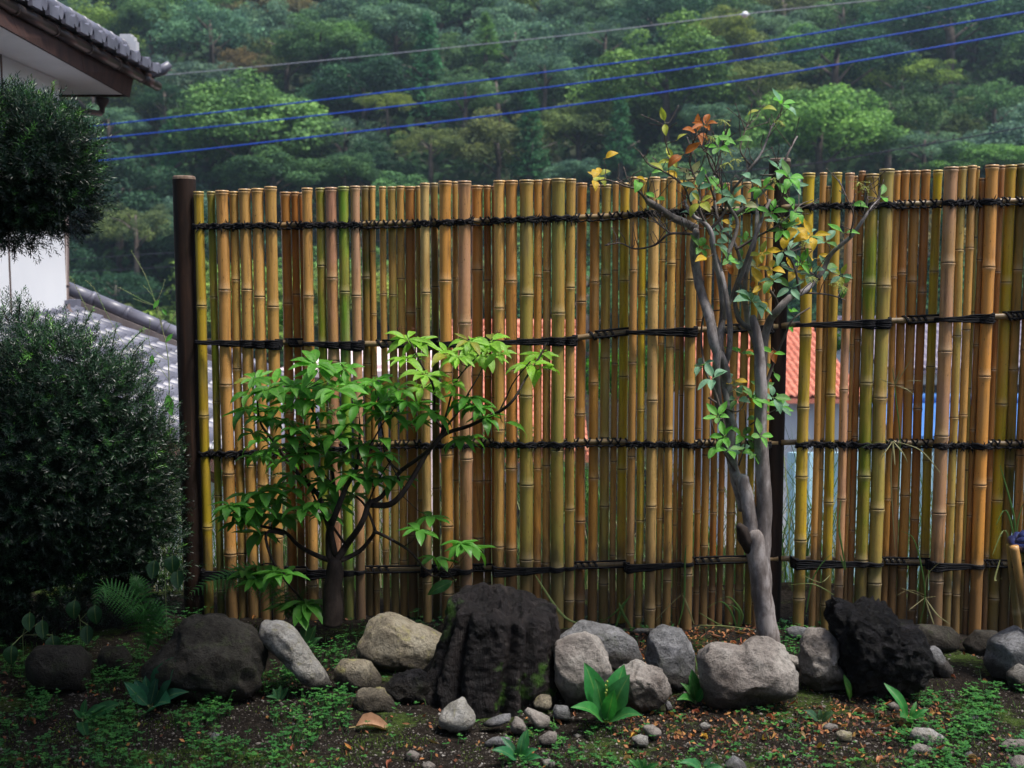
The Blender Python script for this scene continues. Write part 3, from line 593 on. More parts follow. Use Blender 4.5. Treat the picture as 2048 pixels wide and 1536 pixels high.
RP = [(1606, 1630, 346, 'Y', 'f', (500, 671, 815, 953, 1080, 1196)), (1640, 1654, 345, 'T', 'f', (523, 700, 887, 1068)), (1652, 1662, 372, 'M', 'f', (560, 743, 939, 1130)), (1664, 1684, 345, 'Y', 'f', (560, 789, 1005, 1210)), (1691, 1709, 346, 'K', 'f', (561, 780, 998)), (1709, 1718, 352, 'M', 'f', (525, 690, 863, 1030)),
 (1718, 1731, 342, 'B', 'f', (510, 680, 873, 1060)), (1732, 1758, 348, 'G', 'f', (568, 766, 952, 1120)), (1760, 1788, 338, 'L', 'f', (573, 796, 1018)), (1788, 1802, 342, 'O', 'b', (555, 770, 998, 1222)), (1802, 1820, 341, 'B', 'b', (547, 770, 975)), (1821, 1841, 341, 'O', 'b', (563, 780, 990)),
 (1843, 1861, 340, 'B', 'b', (585, 817, 1038)), (1867, 1885, 340, 'Y', 'b', (543, 733, 920, 1108)), (1889, 1916, 334, 'K', 'f', (526, 703, 872, 1026, 1162)), (1917, 1934, 333, 'L', 'f', (500, 672, 835, 1008, 1185)), (1936, 1953, 331, 'T', 'f', (496, 660, 830, 1003, 1188)), (1953, 1960, 333, 'L', 'f', (476, 625, 778, 941)),
 (1959, 1971, 356, 'B', 'f', (520, 690, 860, 1031)), (1972, 1997, 330, 'O', 'f', (535, 753, 970)), (1997, 2010, 331, 'B', 'b', (544, 740, 960)), (2010, 2033, 330, 'Y', 'b', (565, 808, 1000, 1196)), (2034, 2054, 328, 'D', 'b', (540, 740, 930, 1120)), (2056, 2075, 330, 'T', 'b', (500, 700, 910, 1100)), (2077, 2098, 330, 'M', 'f', (560, 800, 1010)), (2100, 2125, 327, 'O', 'f', (520, 760, 990)), (2127, 2150, 330, 'T', 'f', (600, 820, 1020))]
POLES = []
def pole(x0, x1, yt, c, fb, nodes, e, i):
    xc = (x0+x1)/2; Yr = yF(xc); m = PXM(Yr); r = (x1-x0)/2*m*.965
    Y = Yr-(r+.013) if fb == 'f' else Yr+(r+.013)
    top = P(xc, yt, Y); X = top.x; z0 = -.02; r *= Y/Yr
    zt = top.z
    zn = sorted(P(xc, n, Y).z for n in nodes if n > yt+30)
    while zn and zn[0] > .42: zn.insert(0, zn[0]-random.uniform(.3, .4))
    zn = [z for z in zn if z > .03]
    prof = []      # z, radius factor, attr
    def nd(z, last=False):
        s = r/.025
        L = [(-.05, .965, 0), (-.022, .99, 0), (-.009, 1.05, .1), (-.0035, 1.10, .2), (-.0012, 1.12, .3), (.0006, 1.0, .9), (.0028, 1.0, .8), (.0042, 1.07, .35), (.010, 1.02, .15), (.04, .975, 0)]
        for dz, k, a in L: prof.append((z+dz*(s if abs(dz) > .004 else 1), k, a))
    prof.append((z0-.03, 1.0, 0))
    zz = [z0]+zn
    for z in zn: nd(z)
    ztn = zt-.010
    prof += [(ztn-.05, .97, 0), (ztn-.018, 1.0, 0), (ztn-.006, 1.07, .12), (ztn-.002, 1.13, .25), (ztn, 1.04, .9), (ztn+.003, 1.06, .85), (ztn+.0045, 1.10, .25), (zt, 1.07, .2)]
    prof = [p for k, p in enumerate(prof)]
    out = [prof[0]]
    for p in prof[1:]:
        if p[0] > out[-1][0]+1e-4: out.append(p)
    # bends: each internode slightly off line
    rnd = random.Random(i*13+x0); kn = [z0]+zn+[zt]; off = [(rnd.uniform(-.0022, .0022), rnd.uniform(-.002, .002)) for _ in kn]; off[-1] = (0, 0)
    b = MB(); n = 16; vs = []; at = []
    for (z, k, a) in out:
        ox = np.interp(z, kn, [q[0] for q in off]); oy = np.interp(z, kn, [q[1] for q in off])
        tp = 1+.05*(zt-z)/1.8-.02
        for j in range(n):
            an = 2*math.pi*j/n; rr = r*k*tp*(1+.012*math.cos(2*an+i))
            vs.append((X+ox+rr*math.cos(an), Y+oy+rr*math.sin(an), z)); at.append(a)
    fs = [(q*n+j, q*n+(j+1) % n, (q+1)*n+(j+1) % n, (q+1)*n+j) for q in range(len(out)-1) for j in range(n)]
    # cut end: rim and sunken diaphragm
    L = len(out)-1
    for rr_, z_ in ((.80*r, zt+.0005), (.78*r, zt-.006), (.01, zt-.007)):
        for j in range(n):
            an = 2*math.pi*j/n; vs.append((X+rr_*math.cos(an), Y+rr_*math.sin(an), z_)); at.append(.0)
    b.add(vs, fs, at)
    for q in range(3):
        b.f += [((L+q)*n+j, (L+q)*n+(j+1) % n, (L+q+1)*n+(j+1) % n, (L+q+1)*n+j) for j in range(n)]; b.mi += [1]*n
    cc = COL[c]; k = rnd.uniform(.78, 1.18)
    o = part(b, 'bamboo_pole', [M_BAM, M_CUT], e, (X, Y, 0), True, tuple(x*k*rnd.uniform(.94, 1.06) for x in cc), 'node')
    POLES.append(dict(x0=X-r, x1=X+r, xc=X, Y=Y, r=r, fb=fb, px=xc, e=e, top=zt)); return o
def post(px, w, yt, e, name='post', Yo=0.0):
    Y = yF(px)+Yo; t = P(px, yt, Y); r = w/2*PXM(Y); b = MB(); X = t.x; n = 20
    pts = [(X, Y, -.05)]+[(X+.003*nz(k, px), Y+.003*nz(px, k), k*.12) for k in range(1, int(t.z/.12))]+[(X, Y, t.z-.012)]
    b.tube(pts, r, n, cap=False, wob=.03); o = part(b, name, M_POST, e, (X, Y, 0), True)
    b = MB(); b.tube([(X, Y, t.z-.014), (X, Y, t.z-.004), (X, Y, t.z)], [r*1.01, r*.98, r*.88], n); part(b, 'post_top', M_POSTTOP, o, (X, Y, t.z)); return Y
eL = empty('bamboo_fence', (P(960, 1250, yF(960)).x, yF(960), 0), 'long left section of weathered bamboo pole fence between two dark round posts', 'fence')
eR = empty('bamboo_fence', (P(1820, 1250, yF(1820)).x, yF(1820), 0), 'right section of bamboo pole fence starting at the dark post behind the small tree', 'fence')
post(368, 45, 352, eL); post(1560, 42, 317, eR, Yo=.035); post(2024, 40, 350, eR, Yo=.16)
for i, p in enumerate(LP): pole(*p, eL, i)
for i, p in enumerate(RP): pole(*p, eR, i+100)
ROWS = [[(370, 452), (750, 448), (900, 444), (1000, 440), (1200, 433), (1330, 424), (1530, 416), (1600, 413), (1800, 408), (2040, 401), (2150, 398)],
 [(370, 682), (570, 685), (770, 688), (900, 686), (1150, 677), (1200, 669), (1260, 663), (1450, 658), (1560, 652), (1600, 648), (1820, 640), (2040, 631), (2150, 628)],
 [(370, 905), (620, 896), (750, 888), (1000, 884), (1300, 883), (1420, 886), (1530, 886), (1600, 884), (2030, 887), (2150, 887)],
 [(370, 1140), (640, 1140), (800, 1138), (920, 1136), (1170, 1130), (1300, 1125), (1450, 1119), (1560, 1117), (1620, 1118), (1800, 1122), (2000, 1127), (2150, 1127)]]
RR = [.0115, .0125, .0115, .0115]
def railpt(row, px): return P(px, interp(ROWS[row], px), yF(px))
for row in range(4):
    for e, a, c in ((eL, 372, 1556), (eR, 1562, 2150)):
        xs_ = list(np.linspace(a, c, 24)); b = MB(); pts = [railpt(row, x) for x in xs_]
        P2 = []; rad = []
        for i in range(len(pts)-1):
            P2 += [pts[i], pts[i].lerp(pts[i+1], .45)]; rad += [RR[row], RR[row]]
            if i % 4 == 1:
                q = pts[i].lerp(pts[i+1], .7)
                for dt, k in ((-.03, 1.02), (0, 1.22), (.03, 1.0)): P2.append(q+(pts[i+1]-pts[i])*dt); rad.append(RR[row]*k)
        P2.append(pts[-1]); rad.append(RR[row]); b.tube(P2, rad, 10)
        part(b, 'rail', M_BAM, e, pts[0], True, color=(.70, .48, .22))
# rope
def xz(row, X):
    # height of the rail centre at world x
    best = None
    lo, hi = 300, 2200
    for _ in range(30):
        mid = (lo+hi)/2
        if railpt(row, mid).x < X: lo = mid
        else: hi = mid
    p = railpt(row, lo); return p.z, p.y
def spikes(b, c, n, l, rnd):
    for _ in range(n):
        d = Vector((rnd.gauss(0, 1), -abs(rnd.gauss(0, .7)), rnd.gauss(0, 1.1))).normalized()
        q = c+Vector((rnd.uniform(-.007, .007), 0, rnd.uniform(-.006, .006))); L = l*rnd.uniform(.5, 1.2)
        m = q+d*L*.5+Vector((rnd.uniform(-.002, .002), 0, -.001)); b.tube([q, m, q+d*L+Vector((0, 0, -.002))], [.0034, .0028, .0008], 3)
def groups(ps):
    out = []; cur = [ps[0]]
    for p in ps[1:]:
        if p['fb'] == cur[-1]['fb']: cur.append(p)
        else: out.append(cur); cur = [p]
    out.append(cur); return out
for e in (eL, eR):
    ps = sorted([p for p in POLES if p['e'] is e], key=lambda p: p['xc'])
    main = []
    # single poles that interrupt a run (slim ones behind) are folded into their neighbours
    for i, p in enumerate(ps):
        q = dict(p); 
        if 0 < i < len(ps)-1 and p['r'] < .0155 and ps[i-1]['fb'] == ps[i+1]['fb'] != p['fb']: q['fb'] = ps[i-1]['fb']; q['thin'] = True
        main.append(q)
    for gi, g_ in enumerate(groups(main)):
        xa, xb = g_[0]['x0'], g_[-1]['x1']; fb = g_[0]['fb']
        for row in range(4):
            rnd = random.Random(row*97+gi*7+len(ps)); b = MB()
            if row in (0, 2):
                if fb == 'f':
                    for ln in range(3):     # lines running over the front of the poles
                        pts = []; 
                        X = xa-.006
                        while X < xb+.006:
                            z, y = xz(row, X); yy = y-.016
                            for p in g_:
                                rr = p['r']+.003; dx = X-p['xc']
                                if abs(dx) < rr: yy = min(yy, p['Y']-math.sqrt(rr*rr-dx*dx)) if not p.get('thin') else yy
                            pts.append((X, yy-.001, z-.004+(-.006, 0, .006)[ln]+.003*math.sin(X*130+ln*2.1)+rnd.uniform(-.0012, .0012))); X += .0065
                        # never dip deep between poles
                        arr = np.array(pts); k = 5; sm = arr[:, 1].copy()
                        for q in range(len(arr)): sm[q] = arr[max(0, q-2):q+3, 1].mean()
                        arr[:, 1] = sm; b.tube([Vector(v) for v in arr], .0062, 6)
                    for p in g_:
                        z, y = xz(row, p['x1']); c = Vector((p['x1'], p['Y']-.006, z-.004))
                        b.tube([c+Vector((-.008, 0, .007)), c+Vector((-.003, -.006, .002)), c+Vector((.004, -.007, -.004)), c+Vector((.009, 0, -.009))], [.004, .0065, .0065, .004], 6)
                        b.tube([c+Vector((.008, 0, .008)), c+Vector((.002, -.008, .001)), c+Vector((-.007, 0, -.008))], [.004, .006, .004], 6)
                        spikes(b, c, 12, .030, rnd); zc, _ = xz(row, p['xc']); spikes(b, Vector((p['xc'], p['Y']-p['r']-.003, zc-.006)), 8, .024, rnd)
                else:
                    ed = [xa]+[(g_[i]['x1']+g_[i+1]['x0'])/2 for i in range(len(g_)-1)]+[xb]
                    for X in ed:
                        z, y = xz(row, X); R_ = RR[row]+.003
                        for s_ in (-1, 1):
                            pts = [Vector((X+s_*.010*math.cos(a_)+.002*s_, y-R_*math.sin(a_) if math.sin(a_) > 0 else y-R_*math.sin(a_), z+R_*math.cos(a_))) for a_ in np.linspace(0, 2*math.pi, 15)]
                            b.tube(pts, .0036, 5, cap=False)
                        c = Vector((X, y-R_, z-R_)); b.tube([c+Vector((-.010, 0, .002)), c+Vector((0, -.006, -.003)), c+Vector((.010, 0, 0))], [.004, .006, .004], 5); spikes(b, c, 4, .012, rnd)
                    for ln in (0,):
                        pts = [];
                        for X in np.arange(xa, xb, .008):
                            z, y = xz(row, X); pts.append((X, y-.010-.002*ln, z-RR[row]-.005+.002*math.sin(X*150+ln)))
                        if len(pts) > 2: b.tube([Vector(v) for v in pts], .0034, 5)
            else:
                if fb == 'f':
                    ns = 15; rev = (row == 3)
                    for ln in range(ns):
                        f0 = (ln-(ns-1)/2)/((ns-1)/2); pts = []; slack = rnd.uniform(.7, 1.1)
                        for X in np.arange(xa-.008, xb+.010, .010):
                            u = (X-xa)/max(.01, xb-xa); u = min(1, max(0, u)); 
                            if rev: u = 1-u
                            z, y = xz(row, X); sp = .004+.0165*u**.9*slack
                            yy = y-.014
                            for p in g_:
                                rr = p['r']+.004; dx = X-p['xc']
                                if abs(dx) < rr and not p.get('thin'): yy = min(yy, p['Y']-math.sqrt(rr*rr-dx*dx))
                                elif not p.get('thin'): yy = min(yy, p['Y']-p['r']*.45) if (X > xa and X < xb) else yy
                            pts.append((X, yy-.002-.003*(ln % 3), z-.006*u+f0*sp+.0016*math.sin(X*60+ln*1.7)))
                        b.tube([Vector(v) for v in pts], .0030 if ln % 2 else .0036, 5)
                    # the closing wraps at the thick end, going back round the rail
                    Xe = xa if rev else xb; z, y = xz(row, Xe); py_ = (g_[0] if rev else g_[-1])['Y']
                    for k in range(9):
                        o_ = (k-4)*.0045; s_ = -1 if rev else 1
                        b.tube([Vector((Xe-s_*.012, py_-(g_[-1]['r'])*.9-.004, z+o_-.003)), Vector((Xe+s_*.004, py_-.010, z+o_-.004)), Vector((Xe+s_*.008, y-.012, z+o_*.7-.003)), Vector((Xe+s_*.004, y+.014, z+o_*.5))], .0036, 5)
                    spikes(b, Vector((Xe, py_-.012, z-.012)), 8, .013, rnd)
                else:
                    n = 3 if gi % 2 else 2
                    L = xb-xa
                    for k in range(n+1):
                        X0 = xa+L*(.30+.5*k/(n+1)) if row == 1 else xa+L*(.02+.5*k/(n+1)); z, y = xz(row, X0); R_ = RR[row]+.003
                        for s2 in (0, .004):
                            pts = [Vector((X0+s2+t_*.05*.5-.012, y-R_*math.cos((t_-.5)*math.pi*1.1)-.001, z+(R_+.001)*math.sin((.5-t_)*math.pi*1.1))) for t_ in np.linspace(-.1, 1.1, 9)]
                            b.tube(pts, .0036, 5)
                    for ln in range(4):
                        pts = []
                        for X in np.arange(xa+L*(.35 if row == 1 else 0), xb, .01):
                            z, y = xz(row, X); pts.append((X, y-.012-.002*ln, z+(.014 if ln < 2 else -.012)+.003*(ln % 2)))
                        if len(pts) > 2: b.tube([Vector(v) for v in pts], .0034, 5)
            if b.v: part(b, 'rope_lashing', M_ROPE, e, ((xa+xb)/2, g_[0]['Y'], xz(row, (xa+xb)/2)[0]), True)
# ---------------------------------------------------------------- stones
def in_r(poly, cx, cz, th):
    """distance from centre to outline along angle th"""
    d = (math.cos(th), math.sin(th)); best = 0
    for i in range(len(poly)):
        ax, az = poly[i][0]-cx, poly[i][1]-cz; bx, bz = poly[(i+1) % len(poly)][0]-cx, poly[(i+1) % len(poly)][1]-cz
        ex, ez = bx-ax, bz-az; den = d[0]*ez-d[1]*ex
        if abs(den) < 1e-12: continue
        t_ = (ax*ez-az*ex)/den; u = (ax*d[1]-az*d[0])/den
        if t_ > 0 and -1e-6 <= u <= 1+1e-6: best = max(best, t_)
    return best
import bmesh
def ico(sub):
    bm = bmesh.new(); bmesh.ops.create_icosphere(bm, subdivisions=sub, radius=1)
    v = [x.co.copy() for x in bm.verts]; f = [tuple(q.index for q in x.verts) for x in bm.faces]; bm.free(); return v, f
ICO = {k: ico(k) for k in (2, 3, 4, 5)}
def rock(name, poly, mat, label, cat='stone', depth=.8, base=None, sub=4, rough=.5, cuts=5, seed=1, group=None, zoff=0.0, Y=None):
    base = base or max(p[1] for p in poly)
    mx = sum(p[0] for p in poly)/len(poly)
    if Y is None: Y = G(mx, base, terr(0, 4)).y
    pts = [P(px, py, Y) for px, py in poly]; pl = [(p.x, p.z) for p in pts]
    x0, x1 = min(p[0] for p in pl), max(p[0] for p in pl); z0, z1 = min(p[1] for p in pl), max(p[1] for p in pl)
    cx, cz = (x0+x1)/2, (z0+z1)/2; rad = min(x1-x0, z1-z0)/2; dep = rad*depth*1.15
    NA = 96; rt = [in_r(pl, cx, cz, 2*math.pi*k/NA) or rad for k in range(NA)]
    rt = [(rt[k-1]+2*rt[k]+rt[(k+1) % NA])/4 for k in range(NA)]
    rnd = random.Random(seed*31+5); v, f = ICO[sub]; out = []
    pls = []
    for _ in range(cuts):
        n = Vector((rnd.gauss(0, .8), -abs(rnd.gauss(0, 1)), rnd.gauss(.2, .8))).normalized(); pls.append((n, rnd.uniform(.72, .88)))
    sd_ = rnd.uniform(0, 99)
    for q in v:
        u = q.copy()
        for n, d in pls:
            e_ = u.dot(n)
            if e_ > d: u -= n*(e_-d)*.85
        s_ = math.hypot(u.x, u.z); th = math.atan2(u.z, u.x) % (2*math.pi); k = th/(2*math.pi)*NA; i = int(k) % NA; fr = k-int(k)
        Rr = rt[i]*(1-fr)+rt[(i+1) % NA]*fr
        s2 = min(1, s_*1.06)
        d1 = noise.noise(q*1.7+Vector((sd_, 0, 0)))*.10-abs(noise.noise(q*2.6+Vector((3, sd_, 0))))*.14+noise.noise(q*5+Vector((0, sd_, 0)))*.06+noise.noise(q*11+Vector((0, sd_, 3)))*.04+noise.noise(q*20+Vector((0, sd_, 3)))*.012
        if rough > 1: d1 += (abs(noise.noise(q*6+Vector((sd_, 1, 0))))-.2)*.16*(rough-.5)+(abs(noise.noise(q*14+Vector((sd_, 1, 0))))-.2)*.09*(rough-.5)
        g_ = 1+d1*(rough if rough <= 1 else 1)
        out.append(Vector((cx+math.cos(th)*Rr*s2*g_, Y+dep*.55+u.y*dep*g_, cz+math.sin(th)*Rr*s2*g_+zoff)))
    b = MB(); b.add(out, f); c = Vector((cx, Y+dep*.55, z0-(.06 if sub == 3 else 0)))
    b.v = [tuple(Vector(q)-c) for q in b.v]
    return tag(b.build(name, mat, None, c), label, cat, group)
T = M_ST
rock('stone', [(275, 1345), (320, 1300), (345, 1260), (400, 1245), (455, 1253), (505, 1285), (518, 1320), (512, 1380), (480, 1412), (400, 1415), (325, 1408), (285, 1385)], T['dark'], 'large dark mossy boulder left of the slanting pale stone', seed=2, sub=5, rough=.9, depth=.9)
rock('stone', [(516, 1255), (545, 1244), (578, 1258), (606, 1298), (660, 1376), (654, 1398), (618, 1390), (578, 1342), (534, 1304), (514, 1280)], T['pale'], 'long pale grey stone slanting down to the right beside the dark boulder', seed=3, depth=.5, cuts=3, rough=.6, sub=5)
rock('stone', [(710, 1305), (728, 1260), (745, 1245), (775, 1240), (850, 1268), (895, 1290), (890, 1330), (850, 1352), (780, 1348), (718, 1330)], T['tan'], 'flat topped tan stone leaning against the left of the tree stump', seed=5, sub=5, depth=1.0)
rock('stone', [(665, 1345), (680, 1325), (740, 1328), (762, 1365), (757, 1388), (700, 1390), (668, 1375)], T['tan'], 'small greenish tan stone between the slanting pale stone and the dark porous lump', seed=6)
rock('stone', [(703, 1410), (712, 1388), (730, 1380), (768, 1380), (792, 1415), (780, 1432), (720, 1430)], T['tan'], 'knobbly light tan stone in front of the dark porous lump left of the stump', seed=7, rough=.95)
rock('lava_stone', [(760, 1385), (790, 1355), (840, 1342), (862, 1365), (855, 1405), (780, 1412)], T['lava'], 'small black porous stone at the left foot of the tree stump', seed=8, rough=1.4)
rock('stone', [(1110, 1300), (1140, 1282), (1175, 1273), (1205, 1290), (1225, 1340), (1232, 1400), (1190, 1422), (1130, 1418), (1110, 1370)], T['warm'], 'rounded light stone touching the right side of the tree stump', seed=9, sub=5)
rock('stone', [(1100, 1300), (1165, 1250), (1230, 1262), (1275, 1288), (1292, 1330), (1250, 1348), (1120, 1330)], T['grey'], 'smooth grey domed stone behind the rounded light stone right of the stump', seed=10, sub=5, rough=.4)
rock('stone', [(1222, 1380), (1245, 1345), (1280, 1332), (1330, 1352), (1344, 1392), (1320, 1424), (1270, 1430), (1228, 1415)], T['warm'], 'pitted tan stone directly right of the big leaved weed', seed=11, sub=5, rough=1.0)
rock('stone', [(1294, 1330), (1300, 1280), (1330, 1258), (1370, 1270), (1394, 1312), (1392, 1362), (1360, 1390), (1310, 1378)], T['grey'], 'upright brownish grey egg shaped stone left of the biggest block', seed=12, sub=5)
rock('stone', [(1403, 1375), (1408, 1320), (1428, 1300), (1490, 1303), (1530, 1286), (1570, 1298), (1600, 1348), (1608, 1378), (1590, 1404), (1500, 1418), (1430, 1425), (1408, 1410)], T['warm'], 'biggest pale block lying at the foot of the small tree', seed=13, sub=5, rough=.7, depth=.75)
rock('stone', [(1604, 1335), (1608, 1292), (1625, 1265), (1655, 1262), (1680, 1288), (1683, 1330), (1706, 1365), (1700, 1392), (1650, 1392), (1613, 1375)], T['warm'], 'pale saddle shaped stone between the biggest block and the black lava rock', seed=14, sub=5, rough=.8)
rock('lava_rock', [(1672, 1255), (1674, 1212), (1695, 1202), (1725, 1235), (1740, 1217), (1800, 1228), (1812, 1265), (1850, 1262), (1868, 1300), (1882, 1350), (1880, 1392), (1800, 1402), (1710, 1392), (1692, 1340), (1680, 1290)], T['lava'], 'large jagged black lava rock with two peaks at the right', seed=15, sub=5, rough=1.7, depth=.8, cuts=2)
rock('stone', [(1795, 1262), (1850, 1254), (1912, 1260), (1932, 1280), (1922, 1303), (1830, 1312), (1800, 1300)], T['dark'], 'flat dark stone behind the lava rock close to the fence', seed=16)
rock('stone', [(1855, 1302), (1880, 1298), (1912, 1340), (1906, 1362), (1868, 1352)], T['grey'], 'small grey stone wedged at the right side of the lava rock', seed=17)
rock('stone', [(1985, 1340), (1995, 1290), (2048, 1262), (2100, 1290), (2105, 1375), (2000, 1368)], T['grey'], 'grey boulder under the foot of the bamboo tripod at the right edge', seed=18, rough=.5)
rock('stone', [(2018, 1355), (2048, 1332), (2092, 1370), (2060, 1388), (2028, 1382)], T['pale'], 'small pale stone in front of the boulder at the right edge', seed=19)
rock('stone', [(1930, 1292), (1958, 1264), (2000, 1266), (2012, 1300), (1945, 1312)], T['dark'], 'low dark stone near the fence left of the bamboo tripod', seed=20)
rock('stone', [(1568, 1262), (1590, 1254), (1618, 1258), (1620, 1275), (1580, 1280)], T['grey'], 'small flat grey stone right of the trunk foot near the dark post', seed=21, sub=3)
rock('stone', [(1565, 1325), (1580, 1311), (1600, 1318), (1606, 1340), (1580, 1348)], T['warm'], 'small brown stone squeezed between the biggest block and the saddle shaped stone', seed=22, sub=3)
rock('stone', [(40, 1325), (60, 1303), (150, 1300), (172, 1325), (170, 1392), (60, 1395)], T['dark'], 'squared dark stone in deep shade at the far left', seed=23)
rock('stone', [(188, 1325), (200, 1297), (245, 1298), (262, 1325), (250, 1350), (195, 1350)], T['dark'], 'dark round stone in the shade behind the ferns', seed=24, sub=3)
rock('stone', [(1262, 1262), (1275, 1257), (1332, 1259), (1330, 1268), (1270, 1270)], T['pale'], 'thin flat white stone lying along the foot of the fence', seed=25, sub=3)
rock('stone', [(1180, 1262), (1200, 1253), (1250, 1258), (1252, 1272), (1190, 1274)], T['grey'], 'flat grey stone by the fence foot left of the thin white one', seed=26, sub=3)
SM = [([(868, 1440), (905, 1410), (930, 1402), (953, 1440), (945, 1465), (915, 1472), (880, 1462)], 'pale', 'angular pale blue grey stone in front of the tree stump'), ([(958, 1452), (1000, 1435), (1030, 1428), (1028, 1442), (975, 1462)], 'grey', 'long flat stone right of the angular pale one'),
 ([(1018, 1462), (1032, 1436), (1045, 1445), (1058, 1468), (1030, 1472)], 'warm', 'small triangular brown stone at the stump foot'), ([(1045, 1422), (1055, 1420), (1102, 1440), (1098, 1458), (1075, 1462)], 'warm', 'wedge shaped brown stone at the right stump foot'),
 ([(1065, 1410), (1080, 1393), (1102, 1395), (1105, 1418), (1075, 1428)], 'tan', 'small yellow lichen stone touching the stump at right'), ([(1100, 1440), (1110, 1413), (1138, 1416), (1145, 1444)], 'grey', 'blue grey pebble block below the rounded light stone'),
 ([(966, 1490), (985, 1478), (1022, 1476), (1020, 1492), (970, 1498)], 'grey', 'flat bar shaped grey stone left of the small rosette'), ([(1077, 1480), (1100, 1465), (1116, 1470), (1112, 1490), (1080, 1494)], 'warm', 'brown stone right of the small rosette'),
 ([(810, 1512), (820, 1503), (838, 1510), (838, 1528), (812, 1528)], 'warm', 'small red brown stone near the bottom edge left of centre'), ([(842, 1532), (855, 1525), (870, 1532), (868, 1548), (842, 1548)], 'warm', 'brown stone cut by the bottom edge left of centre'),
 ([(1262, 1480), (1280, 1472), (1298, 1476), (1298, 1494), (1275, 1498)], 'pale', 'white flat topped stone on the soil near the bottom'), ([(1285, 1456), (1308, 1452), (1326, 1468), (1315, 1480), (1290, 1474)], 'warm', 'brown chip of stone above the white flat topped one'),
 ([(1398, 1452), (1410, 1446), (1424, 1452), (1418, 1462), (1402, 1462)], 'pale', 'white round pebble among fallen leaves below the biggest block'), ([(1672, 1470), (1685, 1463), (1708, 1468), (1705, 1486), (1678, 1486)], 'tan', 'round cream stone among the fallen leaves at right'),
 ([(1818, 1475), (1830, 1460), (1870, 1462), (1905, 1485), (1900, 1494), (1850, 1492)], 'pale', 'long pale stone lying on the soil at lower right'), ([(1820, 1500), (1840, 1490), (1868, 1496), (1870, 1508), (1835, 1512)], 'warm', 'brown stone touching the front of the long pale stone'),
 ([(1645, 1455), (1660, 1448), (1678, 1452), (1676, 1463), (1650, 1465)], 'warm', 'flat brown chip up left of the round cream stone'), ([(1938, 1438), (1950, 1430), (1964, 1436), (1960, 1444), (1942, 1445)], 'grey', 'dark grey oval pebble on the grass at lower right'),
 ([(2000, 1495), (2020, 1482), (2052, 1482), (2060, 1500), (2010, 1508)], 'warm', 'flat brown stone at the right edge near the bottom'), ([(2022, 1530), (2040, 1515), (2070, 1520), (2070, 1550), (2025, 1550)], 'warm', 'pinkish stone in the bottom right corner'),
 ([(418, 1478), (425, 1466), (438, 1470), (436, 1488), (424, 1490)], 'grey', 'upright grey pebble on the soil at lower left'), ([(1450, 1535), (1470, 1515), (1492, 1530), (1500, 1548), (1452, 1548)], 'grey', 'rough grey stone cut by the bottom edge right of centre'),
 ([(1330, 1408), (1340, 1404), (1348, 1420), (1334, 1425)], 'grey', 'tiny upright grey stone left of the biggest block'), ([(1775, 1412), (1790, 1406), (1802, 1412), (1798, 1424), (1780, 1422)], 'warm', 'pinkish pebble at the foot of the black lava rock'),
 ([(1880, 1498), (1892, 1494), (1905, 1502), (1900, 1514), (1884, 1512)], 'pale', 'white pebble below the long pale stone'), ([(1930, 1512), (1945, 1505), (1955, 1515), (1948, 1526), (1932, 1524)], 'grey', 'violet grey pebble right of the white pebble at lower right'),
 ([(1085, 1524), (1098, 1520), (1112, 1528), (1106, 1540), (1086, 1540)], 'pale', 'pale stone at the bottom edge below the small rosette'), ([(1542, 1372), (1548, 1368), (1552, 1374), (1546, 1378)], 'pale', '')]
for i, (pl, m, lab) in enumerate(SM):
    if lab: rock('stone' if 'pebble' not in lab else 'pebble', pl, T[m], lab, 'stone' if 'pebble' not in lab else 'pebble', seed=60+i, sub=3, rough=.9, cuts=7, depth=.9)
# stump -------------------------------------------------------------
pl = [(842, 1425), (850, 1390), (872, 1350), (898, 1285), (903, 1235), (908, 1213), (935, 1196), (965, 1178), (990, 1176), (1012, 1188), (1035, 1205), (1060, 1212), (1088, 1215), (1108, 1240), (1112, 1290), (1112, 1360), (1122, 1400), (1118, 1428)]
Y = G(980, 1425).y; cb = P(982, 1428, Y); cx = cb.x
left = [(q[1], q[0]) for q in pl[:8]][::-1]; right = [(1200, 1092), (1225, 1106), (1290, 1112), (1360, 1114), (1400, 1120), (1428, 1118)]
b = MB(); NA, NZ = 150, 90; vs = []
for j in range(NZ+1):
    f_ = j/NZ; py = 1432-f_*(1432-1230); L = interp(sorted(left), py) if py > 1196 else 935; Rr = interp(sorted(right), py)
    pL = P(L, py, Y+.12); pR = P(Rr, py, Y+.12); c = (pL.x+pR.x)/2; hw = (pR.x-pL.x)/2; z = P(980, py, Y).z
    for i in range(NA):
        a = 2*math.pi*i/NA
        flute = 1.1*(abs(math.sin(a*6.5+.9*math.sin(z*6)+2.2*nz(math.cos(a), math.sin(a), z*1.2, 1.5)))**.6-.62)+.3*nz(math.cos(a)*4, math.sin(a)*4, z*3)
        k = 1+.26*flute*(1.15-.25*f_)+.05*nz(math.cos(a)*9, math.sin(a)*9, z*22)+.03*nz(math.cos(a)*22, math.sin(a)*22, z*60)
        if f_ > .93: k *= 1-.5*((f_-.93)/.07)**2*.3
        vs.append((c+hw*k*math.cos(a), Y+.17+.17*k*math.sin(a)*(1.0-.2*f_), max(z, -.02)+(.02*nz(math.cos(a)*3, math.sin(a)*3, 4)-.022*math.cos(a)+.02*math.sin(a))*f_**4))
fs = [(j*NA+i, j*NA+(i+1) % NA, (j+1)*NA+(i+1) % NA, (j+1)*NA+i) for j in range(NZ) for i in range(NA)]
